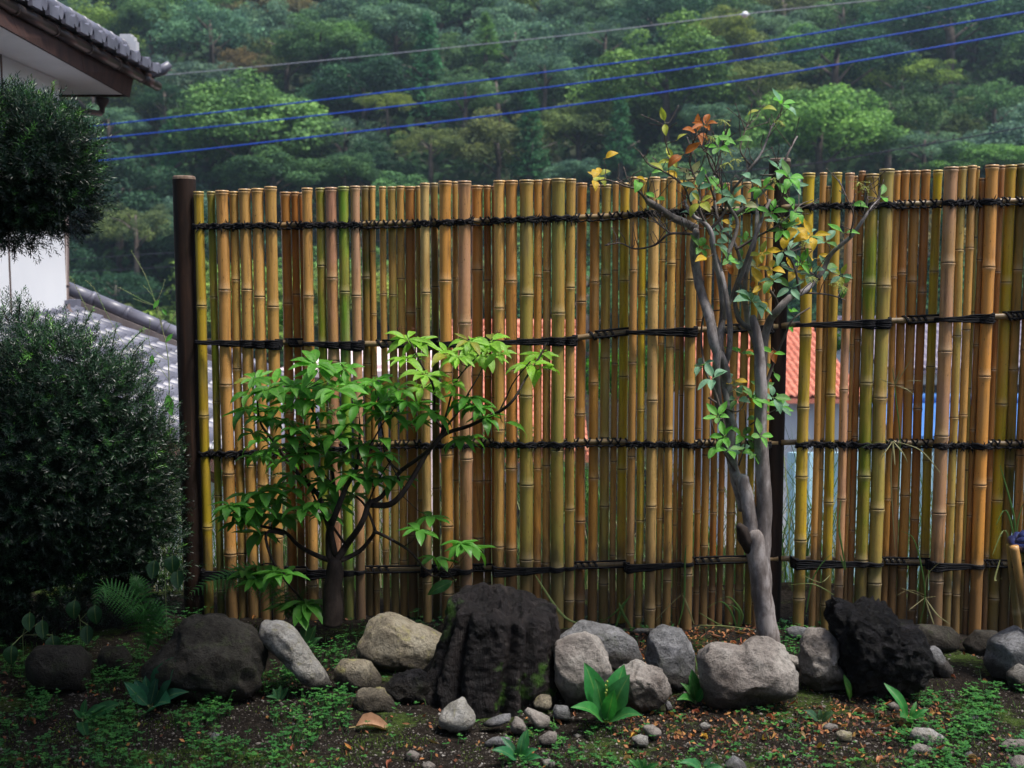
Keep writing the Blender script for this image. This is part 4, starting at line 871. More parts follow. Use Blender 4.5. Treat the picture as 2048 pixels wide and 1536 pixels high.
# eroded top, filled with rings
b.add(vs, fs); off = len(b.v); last = vs[-NA:]; cxx = sum(q[0] for q in last)/NA; cyy = sum(q[1] for q in last)/NA; czz = sum(q[2] for q in last)/NA
NR = 26; prev = list(range(NZ*NA, NZ*NA+NA))
for r_ in range(1, NR+1):
    s_ = 1-r_/NR; cur = []
    for i in range(NA):
        q = last[i]; x = cxx+(q[0]-cxx)*s_; y = cyy+(q[1]-cyy)*s_
        z = q[2]*s_+(czz+.02)*(1-s_)-.02*math.sin(math.pi*s_)
        z += .034*math.exp(-((x-cxx+.045)**2+(y-cyy-.03)**2)/.005)+(abs(nz(x*14, y*14, 2))*.06-.018+.028*nz(x*36, y*36, 5)+.010*nz(x*90, y*90, 5))*(1-s_**6)
        cur.append(len(b.v)); b.v.append((x, y, z)); b.a.append(0)
    b.f += [(prev[i], prev[(i+1) % NA], cur[(i+1) % NA], cur[i]) for i in range(NA)]; b.mi += [0]*NA; prev = cur
b.v = [tuple(Vector(q)-Vector((cx, Y+.17, 0))) for q in b.v]
tag(b.build('tree_stump', M_STUMP, None, (cx, Y+.17, 0)), 'old dark fluted tree stump with moss streaks standing among the stones at centre', 'tree stump')

# ---------------------------------------------------------------- leaves
def leaf_mesh(name, mat, L=1.0, wd=.36, curl=.25, fold=.25, wid=.45, nl=7, serr=0.0, tip=1.0, seed=0):
    """leaf along +Y from the origin, face up +Z"""
    rnd = random.Random(seed); b = MB(); vs = []; at = []
    for j in range(nl+1):
        t_ = j/nl; w = wd*.5*(math.sin(math.pi*min(1, t_**(.85)))**.85)*(1 if t_ < .8 else 1) if 0 < t_ < 1 else .006
        if t_ == 1: w = .004
        y = L*t_; z = -curl*L*t_*t_+.03*math.sin(t_*6+seed); yy = L*(t_-.35*curl*t_**3)
        for k in range(-2, 3):
            s_ = k/2; ww = w*s_*(1+serr*rnd.uniform(-1, 1)*abs(s_))
            vs.append((ww*(1-fold*.3*abs(s_)), yy, z+abs(ww)*fold*1.2+.012*L*math.sin(t_*9+k+seed)*abs(s_))); at.append(1.0 if k == 0 else 0.0)
    fs = [(j*5+k, j*5+k+1, j*5+k+6, j*5+k+5) for j in range(nl) for k in range(4)]
    b.add(vs, fs, at); pet = []
    b.tube([(0, -.16*L, .02*L), (0, 0, 0)], .012*L, 3, cap=False, att=[1, 1]); return b.mesh(name, mat, True, 'rib')
SHL = [leaf_mesh('leaf', M_LEAF, 1, w, c, f, seed=i) for i, (w, c, f) in enumerate(((.36, .25, .35), (.40, .45, .25), (.34, .15, .45), (.42, .6, .2), (.38, .32, .3), (.43, .1, .3)))]
TRL = [leaf_mesh('leaf', M_LEAF2, 1, w, c, f, seed=10+i) for i, (w, c, f) in enumerate(((.52, .2, .3), (.58, .35, .25), (.48, .05, .45), (.55, -.15, .35)))]
def put_leaf(me, e, p, d, up, L, col, name='leaf'):
    d = d.normalized(); x = d.cross(up)
    if x.length < 1e-3: x = d.cross(Vector((1, 0, 0)))
    x.normalize(); z = x.cross(d)
    o = link(name, me, e, color=col); o.rotation_mode = 'QUATERNION'; o.rotation_quaternion = Matrix((x, d, z)).transposed().to_quaternion()
    o.scale = (L, L, L); o.location = p-Vector(e.location); return o
def branch_tube(b, pts, Y, r0, r1, ph=0.0, amp=.05, n=9, k=4):
    """pts in photo pixels at distance Y, radius in pixels"""
    L = []
    for i, (px, py) in enumerate(pts):
        Yi = Y+amp*math.sin(ph+i*1.1)*min(1, i*.5); L.append(P(px, py, Yi))
    C_ = [Vector(q) for q in catmull(L, k)]; m = PXM(Y)
    C_ = [c+Vector((nz(c.x*9, c.z*9, 1), nz(c.x*9, c.z*9, 4), nz(c.x*9, c.z*9, 7)))*.004 for c in C_]
    rad = [(r0+(r1-r0)*(i/(len(C_)-1))**.8)*m for i in range(len(C_))]
    if r0 > 6:
        for j, q in enumerate((.5, .78, .92)): rad[-1-j] *= q
    b.tube(C_, rad, n, wob=.18 if r0 > 6 else .08); return C_, rad
def whorl(e, c, axis, n, L, col, meshes, droop=.3, rnd=random, spread=1.0):
    axis = axis.normalized(); u = axis.cross(Vector((0, 0, 1)))
    if u.length < .1: u = axis.cross(Vector((1, 0, 0)))
    u.normalize(); w = axis.cross(u); a0 = rnd.uniform(0, 6.28); out = []
    for i in range(n):
        a = a0+i*2*math.pi/n+rnd.uniform(-.3, .3); d = (u*math.cos(a)+w*math.sin(a))*spread+axis*rnd.uniform(.15, .6)+Vector((0, 0, -droop*rnd.uniform(.3, 1)))
        cc = col if not callable(col) else col(); out.append(put_leaf(rnd.choice(meshes), e, c+d.normalized()*L*.12, d, axis+Vector((0, -.35, .5)), L*rnd.uniform(.72, 1.12), cc))
    return out

# ---------------------------------------------------------------- leafy shrub
Q = lambda u, v: (420+u/2.56, 640+v/2.56)
SY = 4.62
se = empty('leafy_shrub', (P(665, 1275, SY).x, SY, 0), 'bright green shrub with drooping leaf whorls growing in front of the left fence section', 'shrub')
BR = [([(620, 1560), (632, 1480), (625, 1400), (640, 1300), (640, 1215)], 22, 17), ([(650, 1230), (700, 1150), (740, 1100), (790, 1010), (815, 940), (880, 905), (960, 790), (1050, 720), (1150, 640), (1210, 560)], 8, 3.2),
 ([(815, 945), (920, 945), (1000, 870), (1100, 700), (1180, 600), (1330, 540), (1480, 470), (1560, 400), (1620, 300), (1690, 180), (1720, 120)], 7, 1.4), ([(640, 1235), (560, 1210), (450, 1150), (375, 1080), (250, 1050), (150, 1000), (90, 965)], 6.5, 1.3),
 ([(660, 1235), (760, 1190), (830, 1110), (850, 1085), (940, 1130), (1040, 1200), (1130, 1312), (1200, 1285), (1250, 1330)], 5.5, 1.2), ([(620, 1230), (608, 1100), (640, 1000), (700, 850), (752, 750), (765, 600), (765, 500)], 10, 1.6),
 ([(640, 1200), (590, 1000), (550, 890), (430, 760), (300, 590), (258, 520), (240, 400)], 7, 1.6), ([(600, 1120), (640, 980), (620, 750), (560, 600), (530, 470), (470, 360)], 5, 1.5),
 ([(1205, 565), (1150, 500), (1148, 350), (1095, 250), (1045, 150), (1010, 90)], 3.5, 1.2), ([(1180, 600), (1230, 400), (1290, 270), (1400, 160)], 2.8, 1.1), ([(1130, 650), (1260, 480), (1350, 330), (1420, 190)], 2.6, 1.1), ([(980, 780), (900, 700), (880, 560), (860, 430)], 2.4, 1.2),
 ([(690, 870), (770, 720), (860, 570), (940, 450)], 2.6, 1.2), ([(380, 1095), (290, 1090), (330, 1250), (440, 1400), (490, 1450)], 4, 1.5), ([(850, 1090), (800, 960), (740, 900), (640, 850), (560, 760), (480, 650)], 3, 1.2), ([(700, 1160), (560, 960), (500, 820), (440, 700), (400, 560)], 3, 1.2),
 ([(1480, 470), (1550, 330), (1640, 210)], 1.8, 1.0), ([(1000, 870), (960, 800), (900, 690)], 2, 1), ([(330, 1250), (270, 1250), (200, 1290)], 2, 1), ([(1200, 560), (1280, 450), (1330, 380)], 2, 1), ([(810, 940), (860, 820), (940, 700)], 2.2, 1)]
NODES = []
for i, (pp, r0, r1) in enumerate(BR):
    b = MB(); Yb = SY+(0 if i == 0 else random.uniform(-.12, .10)); C_, rad = branch_tube(b, [Q(*q) for q in pp], SY, r0, r1, i*1.7, .0 if i == 0 else .09)
    NODES += list(zip(C_, rad)) if i else []
    part(b, 'trunk' if i == 0 else 'branch', M_SHRUBBARK, se, C_[0], True)
WH = '1010,100,6 1060,110,5 1000,200,5 1210,180,6 1270,190,5 1330,110,5 1440,110,6 1480,170,5 1420,180,4 1340,160,4 1690,175,5 1640,230,4 1690,245,3 1100,280,5 1080,340,4 1230,330,5 540,225,6 620,235,5 690,250,6 560,250,4 640,350,4 230,305,5 290,360,6 330,340,4 200,370,4 420,340,6 480,350,5 590,330,5 380,370,4 440,400,4 540,400,4 840,310,5 860,345,4 960,360,5 900,390,6 950,430,6 860,430,5 1000,420,5 1060,430,4 250,500,5 310,510,6 220,580,4 260,620,3 400,520,5 450,560,5 560,480,5 400,600,4 500,610,4 620,560,5 700,540,3 690,600,3 870,600,1 870,480,4 940,490,4 1040,520,4 1130,480,4 1280,430,5 1340,450,6 1385,450,5 1330,400,4 1410,500,5 1280,610,4 1330,600,4 1500,525,1 520,660,4 600,680,4 640,700,3 540,760,4 380,720,4 460,690,4 885,690,5 700,720,4 570,830,4 620,850,4 720,800,4 800,820,4 880,810,5 960,810,4 330,860,5 280,880,4 420,870,3 540,940,5 640,940,4 740,900,3 100,950,6 170,970,5 240,960,4 150,1040,3 310,1000,4 250,1090,3 1070,1080,4 1130,1010,4 1290,1145,6 1330,1170,4 1160,1220,3 1260,1330,1 270,1265,5 330,1290,4 390,1310,4 180,1290,5 240,1330,5 490,1450,7 440,1480,2 190,450,4 350,450,4 300,670,4 240,700,3 360,640,4 470,440,4 520,560,4 640,600,4 420,800,4 200,900,4 350,930,4 480,960,4 600,1000,4 380,1010,4 130,1000,4 780,640,4 820,760,4 660,460,4 760,440,4 740,330,4'
nl = 0; rnd = random.Random(5); extra = MB(); twb = MB(); seen = []
for s_ in WH.split():
    u, v, n = [int(x) for x in s_.split(',')]; px, py = Q(u, v)
    best = min(NODES, key=lambda q: (q[0]-P(px, py, q[0].y)).length)
    Yc = best[0].y+rnd.uniform(-.14, .08); Yc = min(Yc, 4.80); c = P(px, py, Yc)
    if (best[0]-c).length > .012:
        a = best[0]; mid = a.lerp(c, .55)+Vector((0, 0, -.012)); twb.tube([a, mid, c], [max(.0012, min(.0022, best[1]*.7)), .0014, .0010], 5, cap=False)
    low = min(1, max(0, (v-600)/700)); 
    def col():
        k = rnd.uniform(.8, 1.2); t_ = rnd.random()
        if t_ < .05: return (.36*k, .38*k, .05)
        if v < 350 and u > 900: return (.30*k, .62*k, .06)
        return ((.16-.10*low)*k, (.50-.28*low)*k, .05*k)  # upper leaves lit and lower ones shaded, painted into the colour
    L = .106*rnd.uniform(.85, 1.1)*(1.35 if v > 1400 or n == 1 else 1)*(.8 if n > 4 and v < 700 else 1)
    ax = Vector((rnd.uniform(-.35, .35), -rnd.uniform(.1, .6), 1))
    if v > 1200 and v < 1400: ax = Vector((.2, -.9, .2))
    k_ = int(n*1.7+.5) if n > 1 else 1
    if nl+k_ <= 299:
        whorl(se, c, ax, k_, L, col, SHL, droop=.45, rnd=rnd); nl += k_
    else: seen.append((c, ax, k_, L))
for c, ax, k_, L in seen:
    a0 = rnd.uniform(0, 6)
    for i in range(k_):
        a = a0+i*6.28/k_; d = Vector((math.cos(a), math.sin(a), rnd.uniform(-.3, .3))).normalized(); x = d.cross(Vector((0, 0, 1))).normalized(); z = x.cross(d)
        M = Matrix((x, d, z)).transposed(); me = SHL[i % 6]; base = len(extra.v)
        extra.add([c+M @ (v_.co*L) for v_ in me.vertices], [tuple(p_.vertices) for p_ in me.polygons])
if extra.v:
    o = part(extra, 'foliage', M_LEAF, se, (se.location.x, SY, .5), True, (.11, .36, .05)); o['kind'] = 'stuff'
part(twb, 'twigs', M_SHRUBBARK, se, (se.location.x, SY, .5), True)['kind'] = 'stuff'
def seedheads(e, pts, Yc, mat_s, mat_b, n, L, r, down=True, name='seed_cluster', seed=3):
    rnd = random.Random(seed)
    for px, py in pts:
        c = P(px, py, Yc+rnd.uniform(-.1, .05)); b = MB()
        for i in range(n):
            a = rnd.uniform(0, 6.28); d = Vector((math.cos(a)*.7, math.sin(a)*.7, rnd.uniform(-1.1, .1) if down else rnd.uniform(.1, 1.2))).normalized()*L*rnd.uniform(.5, 1)
            b.tube([c, c+d*.5+Vector((0, 0, .002)), c+d], .0007, 3)
            q = c+d; b.tube([q-Vector((0, 0, r)), q-Vector((0, 0, r*.5)), q+Vector((0, 0, r*.3)), q+Vector((0, 0, r))], [r*.3, r*.9, r*.9, r*.2], 6)
        part(b, name, mat_s, e, c, True)
seedheads(se, [Q(*q) for q in ((600, 465), (425, 545), (320, 815), (640, 490), (560, 600))], 4.5, M_SEEDB, None, 11, .035, .0028, False, 'berry_cluster')
seedheads(se, [Q(*q) for q in ((1050, 55), (1400, 60), (1480, 70), (970, 50))], 4.55, M_BRED, None, 6, .022, .0016, False, 'bud_cluster')

# ---------------------------------------------------------------- small tree
Q1 = lambda u, v: (1180+u/3.268, 190+v/3.268); Q2 = lambda u, v: (1180+u/3.938, 620+v/3.938)
TY = 4.55
te = empty('small_tree', (P(1540, 1300, 4.42).x, 4.42, 0), 'small grey barked tree with sparse green and yellow leaves before the dark middle post', 'tree')
TB = [ # photo pixels, radii px
 ([(1541, 1312), (1536, 1270), (1526, 1200), (1516, 1130), (1512, 1090), (1510, 1060)], 25, 15), ([(1528, 1215), (1523, 1130), (1525, 1060), (1529, 1000), (1524, 930), (1520, 860), (1523, 790), (1520, 740), (1518, 700), (1513, 660), (1506, 630)], 20, 8),
 ([(1524, 1200), (1510, 1110), (1503, 1060), (1498, 1020), (1492, 990), (1486, 965), (1490, 948)], 19, 12), ([(1492, 1000), (1478, 965), (1466, 930), (1456, 890), (1446, 850), (1436, 800), (1432, 730), (1438, 690), (1447, 640)], 11, 7),
 ([(1488, 1020), (1472, 960), (1462, 900), (1459, 820), (1450, 740), (1428, 690), (1420, 640), (1405, 590), (1394, 545), (1388, 500), (1391, 459)], 11, 9), ([(1391, 459), (1372, 447), (1345, 434), (1318, 415), (1293, 401)], 9, 7),
 ([(1293, 401), (1275, 380), (1250, 372), (1215, 360), (1195, 362)], 2.6, 1.2), ([(1330, 424), (1290, 395), (1262, 372), (1235, 362)], 2.6, 1.0), ([(1391, 470), (1340, 468), (1310, 490), (1270, 498), (1240, 485), (1210, 490)], 3, 1.2), ([(1340, 468), (1320, 452), (1308, 440)], 1.8, 1),
 ([(1450, 740), (1440, 690), (1446, 600), (1430, 520), (1420, 460), (1385, 430), (1370, 400)], 8, 3), ([(1470, 860), (1448, 760), (1460, 680), (1455, 600), (1440, 540), (1420, 480)], 7, 4.5),
 ([(1400, 440), (1380, 400), (1365, 370), (1330, 345), (1300, 330), (1285, 312)], 3, 1.1), ([(1420, 470), (1400, 420), (1400, 380), (1380, 330), (1385, 290), (1390, 275)], 3, 1.1), ([(1420, 460), (1450, 420), (1445, 370), (1420, 330), (1410, 290)], 3.2, 1.2),
 ([(1450, 520), (1475, 450), (1455, 400), (1490, 350), (1520, 310), (1540, 260), (1550, 245)], 4.5, 1.4), ([(1470, 430), (1530, 380), (1560, 340), (1580, 300), (1596, 272)], 4.5, 1.6), ([(1560, 340), (1545, 350), (1520, 350)], 2.5, 1.2), ([(1500, 330), (1480, 300), (1490, 260), (1498, 250)], 2, 1),
 ([(1522, 760), (1512, 690), (1497, 640), (1490, 600), (1492, 550), (1510, 480), (1515, 420), (1510, 380)], 9, 2.5), ([(1522, 770), (1527, 690), (1540, 640), (1556, 620), (1580, 595), (1610, 580), (1640, 550), (1660, 510), (1700, 475), (1725, 440), (1748, 410), (1762, 395)], 10, 2.0),
 ([(1556, 625), (1552, 600), (1535, 570), (1530, 540)], 4, 2), ([(1700, 475), (1706, 430), (1695, 400), (1678, 360)], 2, 1), ([(1725, 440), (1735, 400), (1728, 375)], 2, 1), ([(1508, 660), (1480, 640), (1470, 600), (1480, 560), (1500, 500), (1520, 450), (1540, 400)], 6, 3),
 ([(1447, 640), (1462, 600), (1480, 540), (1470, 490), (1440, 450), (1430, 400), (1428, 350)], 5, 2), ([(1470, 500), (1520, 470), (1550, 455), (1580, 430), (1600, 410)], 3, 1.2), ([(1450, 860), (1432, 790), (1410, 740), (1402, 680), (1408, 630), (1440, 620)], 3, 1.4),
 ([(1416, 795), (1450, 815), (1480, 820), (1500, 780)], 2.2, 1.2), ([(1500, 850), (1530, 830), (1555, 818)], 1.8, 1), ([(1530, 780), (1545, 730), (1570, 670), (1585, 640), (1620, 615)], 4, 1.5), ([(1478, 930), (1492, 880), (1490, 820)], 2, 1), ([(1470, 940), (1440, 890), (1425, 850), (1420, 800)], 2.4, 1.2),
 ([(1430, 400), (1410, 350), (1380, 340), (1350, 330), (1330, 280), (1335, 250)], 2.4, 1), ([(1428, 350), (1440, 310), (1450, 270), (1460, 250)], 2.2, .9), ([(1445, 380), (1425, 320), (1405, 300)], 1.8, .9), ([(1515, 420), (1560, 400), (1570, 370)], 2.2, 1), ([(1600, 590), (1590, 540), (1570, 500), (1560, 470)], 3, 1.2), ([(1640, 560), (1600, 530), (1580, 500)], 2.4, 1.2), ([(1610, 585), (1660, 590), (1690, 600)], 2.2, 1)]
TN = []
for i, (pp, r0, r1) in enumerate(TB):
    b = MB(); Y0 = 4.42 if i == 0 else (4.45 if i in (1, 2) else TY-.02)
    C_, rad = branch_tube(b, pp, Y0+ (0 if i < 5 else random.uniform(-.05, .07)), r0, r1, i*1.3, .0 if i < 3 else .05, 14 if r0 > 8 else 8, 5)
    if i: TN += list(zip(C_, rad))
    part(b, 'trunk' if i == 0 else 'limb' if r0 > 6 else 'branch', M_BARK if r0 > 4 else M_TWIG, te, C_[0], True)
b = MB(); c = P(1484, 1060, 4.40); b.tube([P(1500, 1100, 4.43), P(1488, 1078, 4.41), c, P(1478, 1050, 4.38)], [.022, .024, .022, .012], 12, wob=.35); part(b, 'rotten_stub', M_SHRUBBARK, te, c, True)
COLS = {'g': (.17, .52, .07), 't': (.24, .48, .30), 'y': (.78, .50, .03), 'l': (.48, .52, .07), 'o': (.52, .15, .02), 'p': (.42, .44, .22), 'x': (.17, .38, .10)}
CL1 = '1250,60,5,gt 1115,95,2,l 490,180,2,l 700,250,3,o 750,200,4,o 950,300,2,g 90,420,1,y 60,530,4,ly 20,550,2,y 610,390,2,o 380,440,1,l 540,430,3,l 490,500,1,g 320,550,1,g 370,570,1,y 580,545,2,y 660,520,3,p 750,550,4,g 700,610,3,t 880,660,4,g 930,670,4,t 430,675,2,g 800,600,3,g 1050,550,2,t 1130,610,4,g 1250,500,4,t 1300,540,4,g 1330,590,4,t 1290,660,2,g 720,700,3,l 1000,720,2,p 700,800,2,t 1010,770,3,g 1180,770,4,g 1220,830,5,t 1340,760,3,g 1340,860,3,y 1260,880,4,g 1370,940,4,t 1450,920,3,y 1540,960,3,t 920,850,2,y 850,900,3,t 1010,960,4,g 720,1000,4,g 820,970,3,t 770,1060,1,y 900,1080,3,g 980,1080,3,t 1120,1040,3,l 1260,1020,3,yt 1100,1120,3,yp 1180,1140,3,y 1380,1100,4,g 1470,1070,2,y 1240,1110,3,t 1330,1150,3,y 1440,1150,3,t 1540,1140,4,t 1640,1180,4,tl 1660,1240,2,g 1130,1240,3,y 1200,1210,4,t 1310,1260,3,t 1060,1350,7,t 920,1375,2,l 1060,1270,1,o 1130,1340,1,y 1310,1420,2,g 930,1185,1,o 870,300,3,g 840,340,3,g 560,300,1,l 1900,660,2,g 1700,720,1,g 1660,900,2,g'
CL2 = '880,440,5,t 1180,340,3,g 970,540,4,t 1050,570,3,t 1140,610,3,p 1130,560,2,y 1330,620,5,t 1160,700,3,t 1280,700,4,g 1350,740,3,g 1500,760,6,tg 1440,690,3,t 1440,340,2,g 1440,300,1,o 1450,490,2,g 1010,840,4,g 1330,860,3,g 1060,1000,4,g 1200,990,3,g 1340,990,3,g 1400,1030,1,l 1090,1100,3,g 1180,1110,4,t 1290,1120,5,g 990,1070,2,g 1380,640,2,o 1270,300,1,o 1570,130,1,g'
nl = 0; rnd = random.Random(8); twb = MB()
for qf, s_ in [(Q1, x) for x in CL1.split()]+[(Q2, x) for x in CL2.split()]:
    u, v, n, ks = s_.split(','); px, py = qf(int(u), int(v)); n = int(n)
    best = min(TN, key=lambda q: (q[0]-P(px, py, q[0].y)).length-(.0 if q[1] < .012 else -.02))
    c = P(px, py, best[0].y+rnd.uniform(-.12, .08))
    if (best[0]-c).length > .01:
        a = best[0]; twb.tube([a, a.lerp(c, .5)+Vector((rnd.uniform(-.01, .01), 0, rnd.uniform(-.012, .006))), c], [.0018, .0014, .0010], 5, cap=False)
    n_ = int(round(n*1.2)) if n > 2 else n
    def col():
        k = rnd.uniform(.85, 1.15); cc = COLS[rnd.choice(ks if len(ks) > 1 else ks*3+('x' if ks in 'gt' else ks))]; return tuple(min(1, x*k) for x in cc)
    whorl(te, c, Vector((rnd.uniform(-.5, .5), -rnd.uniform(.3, 1.0), rnd.uniform(.3, 1))), n_, rnd.uniform(.049, .068)*(1.25 if n > 6 else 1), col, TRL, droop=.25, rnd=rnd); nl += n_
print('tree leaves', nl)
seedheads(te, [Q1(*q) for q in ((870, 165), (950, 420), (900, 440), (1240, 170), (1760, 570), (1800, 600), (1440, 1190), (1650, 1250), (1620, 1220), (900, 350), (1200, 540), (1410, 960), (790, 270))], 4.47, M_SEED, None, 15, .036, .0019)
# bare twig tips with buds
for i in range(520):
    q, r = rnd.choice(TN)
    if r > .006 or q.z < 1.35: continue
    d = Vector((rnd.gauss(0, .6), rnd.gauss(0, .4), abs(rnd.gauss(.8, .5)))).normalized()*rnd.uniform(.03, .10)
    twb.tube([q, q+d*.5+Vector((rnd.uniform(-.008, .008), 0, 0)), q+d, q+d*1.08, q+d*1.16], [.0020, .0016, .0013, .0028, .0005], 5, cap=False)
part(twb, 'twigs', M_TWIG, te, (te.location.x, TY, 1.2), True)['kind'] = 'stuff'
# ---------------------------------------------------------------- yew
def shoots(org, dr, ln, K, nl, nw, rs, bright):
    """org,dr (n,3), ln (n,) -> needles"""
    n = len(org); r = rs.normal(0, 1, (n, 3)); u = np.cross(dr, r); u /= np.linalg.norm(u, axis=1)[:, None]; w = np.cross(dr, u)
    tt = np.linspace(.08, 1, K)[None, :, None]; an = (np.arange(K)[None, :]*2.4+rs.uniform(0, 6, (n, 1)))[..., None]
    bend = rs.normal(0, .12, (n, 1, 3))*tt**2
    pos = org[:, None]+(dr[:, None]+bend)*ln[:, None, None]*tt
    rad = u[:, None]*np.cos(an)+w[:, None]*np.sin(an)*.75
    nd = rad*.85+dr[:, None]*(.55+.8*tt**4)+rs.normal(0, .12, (n, K, 3)); nd /= np.linalg.norm(nd, axis=2)[..., None]
    L = (nl*(1-.35*tt**3)*rs.uniform(.75, 1.15, (n, K, 1)))
    sd = np.cross(nd, dr[:, None]); sd /= (np.linalg.norm(sd, axis=2)[..., None]+1e-9)
    up = np.cross(sd, nd)
    a = pos; bq = pos+nd*L*.5+sd*nw*.5+up*L*.02; c = pos+nd*L-up*L*.06; d = pos+nd*L*.5-sd*nw*.5+up*L*.02
    V_ = np.stack([a, bq, c, d], 2).reshape(-1, 3); m = n*K
    tint = np.clip((bright[:, None]+.10*tt[..., 0]+rs.normal(0, .07, (n, K))), 0, 1)
    return V_, np.arange(4*m).reshape(m, 4), np.repeat(tint.reshape(-1), 4)
def blob_shoots(ells, n, rs, ln=(.05, .10), K=22, nl=.024, nw=.0036, upb=.5):
    org = []; dr = []; br = []
    wt = lambda e: e[3]*e[5]*(.07 if e[1] < 3.9 else 1); tot = sum(wt(e) for e in ells)
    for (cx_, cy_, cz_, rx, ry, rz) in ells:
        k = int(n*wt((cx_, cy_, cz_, rx, ry, rz))/tot); d = rs.normal(0, 1, (k*3, 3)); d /= np.linalg.norm(d, axis=1)[:, None]; d = d[d[:, 1] < .45][:k]
        s_ = rs.uniform(.62, 1.0, (len(d), 1)); lump = 1+.09*np.sin(d[:, :1]*7+cx_*5)*np.cos(d[:, 2:]*8+cz_)+.08*np.sin(d[:, 2:]*13+cx_*9)+.06*np.sin(d[:, :1]*17+d[:, 1:2]*9)
        p = np.array([cx_, cy_, cz_])+d*s_*lump*np.array([rx, ry, rz])
        keep = np.ones(len(p), bool)
        for q in ells:
            if q[0] == cx_ and q[2] == cz_: continue
            keep &= (((p-np.array(q[:3]))/np.array(q[3:]))**2).sum(1) > .35
        p = p[keep]; d2 = d[keep]; s2 = s_[keep]
        dd = d2*.8+np.array([0, -.15, upb])+rs.normal(0, .35, p.shape); dd /= np.linalg.norm(dd, axis=1)[:, None]
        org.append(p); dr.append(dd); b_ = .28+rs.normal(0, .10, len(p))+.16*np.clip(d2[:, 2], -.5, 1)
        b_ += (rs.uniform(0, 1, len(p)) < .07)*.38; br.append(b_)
    org = np.concatenate(org); dr = np.concatenate(dr); br = np.concatenate(br)
    return shoots(org, dr, rs.uniform(*ln, len(org)), K, nl, nw, rs, br)
def sprig(pts, Y, rs, bright, nl=.019, step=.004):
    C_ = catmull([P(px, py, Y) for px, py in pts], 8); org = []; dr = []
    for i in range(len(C_)-1):
        a, b_ = C_[i], C_[i+1]; k = max(1, int(np.linalg.norm(b_-a)/.014))
        for j in range(k): org.append(a+(b_-a)*j/k); dr.append((b_-a)/np.linalg.norm(b_-a))
    org = np.array(org); dr = np.array(dr); n = len(org); f = np.linspace(0, 1, n)
    return shoots(org, dr, np.full(n, .016), 7, nl, .0030, rs, bright-.25+.35*f)
def yew(name, label, ells_px, n, sprigs, seed, trunk, core=.55):
    rs = np.random.RandomState(seed); ells = []
    for px, py, Y, rx, ry, rz in ells_px: c = P(px, py, Y); ells.append((c.x, c.y, c.z, rx, ry, rz))
    base = Vector((trunk[0].x, trunk[0].y, 0)); e = empty(name, base, label, 'shrub')
    Vs, Fs, Ts = [], [], []; off = 0
    packs = [blob_shoots(ells, n, rs)]+[sprig(p, Y, rs, br) for p, Y, br in sprigs]
    for V_, F_, T_ in packs: Vs.append(V_); Fs.append(F_+off); Ts.append(T_); off += len(V_)
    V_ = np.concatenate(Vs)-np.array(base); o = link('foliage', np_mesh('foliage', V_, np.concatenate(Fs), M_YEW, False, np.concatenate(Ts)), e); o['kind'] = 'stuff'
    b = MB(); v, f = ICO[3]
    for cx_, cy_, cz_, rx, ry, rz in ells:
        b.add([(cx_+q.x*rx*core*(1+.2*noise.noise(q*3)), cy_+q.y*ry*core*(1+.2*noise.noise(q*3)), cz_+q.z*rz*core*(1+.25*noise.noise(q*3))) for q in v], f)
    part(b, 'opaque_core', M_INNER, e, base, True)  # solid dark cores added to stop views through the needles
    b = MB(); b.tube(trunk, [.05, .04, .03, .02][:len(trunk)] if len(trunk) <= 4 else .04, 9, wob=.2)
    for p, Y, br in sprigs: b.tube([Vector(q) for q in catmull([P(px, py, Y) for px, py in p], 4)], .0018, 5)
    part(b, 'trunk', M_SHRUBBARK, e, base, True)
M_INNER = simple('dark_core_filler', (.004, .008, .004), (.012, .022, .010), 50, .9, 1, 80, .01, rnd=False)
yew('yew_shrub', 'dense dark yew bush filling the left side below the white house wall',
    [(30, 905, 4.75, .58, .42, .50), (-240, 880, 4.7, .60, .45, .55), (225, 985, 4.85, .25, .26, .33), (150, 800, 4.75, .20, .24, .18), (20, 1090, 4.9, .62, .40, .36), (-300, 1120, 4.7, .6, .4, .4), (265, 1120, 4.92, .20, .2, .26), (300, 960, 4.95, .12, .14, .24), (0, 760, 4.7, .36, .28, .27), (125, 800, 4.72, .27, .26, .27), (205, 860, 4.78, .24, .24, .27), (275, 900, 4.85, .15, .18, .17), (-760, 980, 3.6, .75, .8, .9), (-1100, 800, 3.0, .7, .8, 1.0)], 21000,  # last two blobs stay out of view, added to block light from the left
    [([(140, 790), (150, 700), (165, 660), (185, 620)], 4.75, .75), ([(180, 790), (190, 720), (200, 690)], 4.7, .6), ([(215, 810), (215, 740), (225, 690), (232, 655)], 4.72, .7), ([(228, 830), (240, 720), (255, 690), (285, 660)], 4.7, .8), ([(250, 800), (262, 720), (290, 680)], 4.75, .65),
     ([(30, 660), (38, 630), (40, 605)], 4.6, .35), ([(60, 650), (70, 625)], 4.6, .35), ([(280, 860), (290, 790), (310, 760)], 4.8, .7), ([(20, 650), (5, 620)], 4.6, .3), ([(100, 720), (120, 680), (118, 655)], 4.65, .4), ([(300, 900), (320, 850), (345, 800)], 4.8, .6)], 5, [P(40, 1300, 4.9), P(30, 1100, 4.85), P(40, 900, 4.8)])
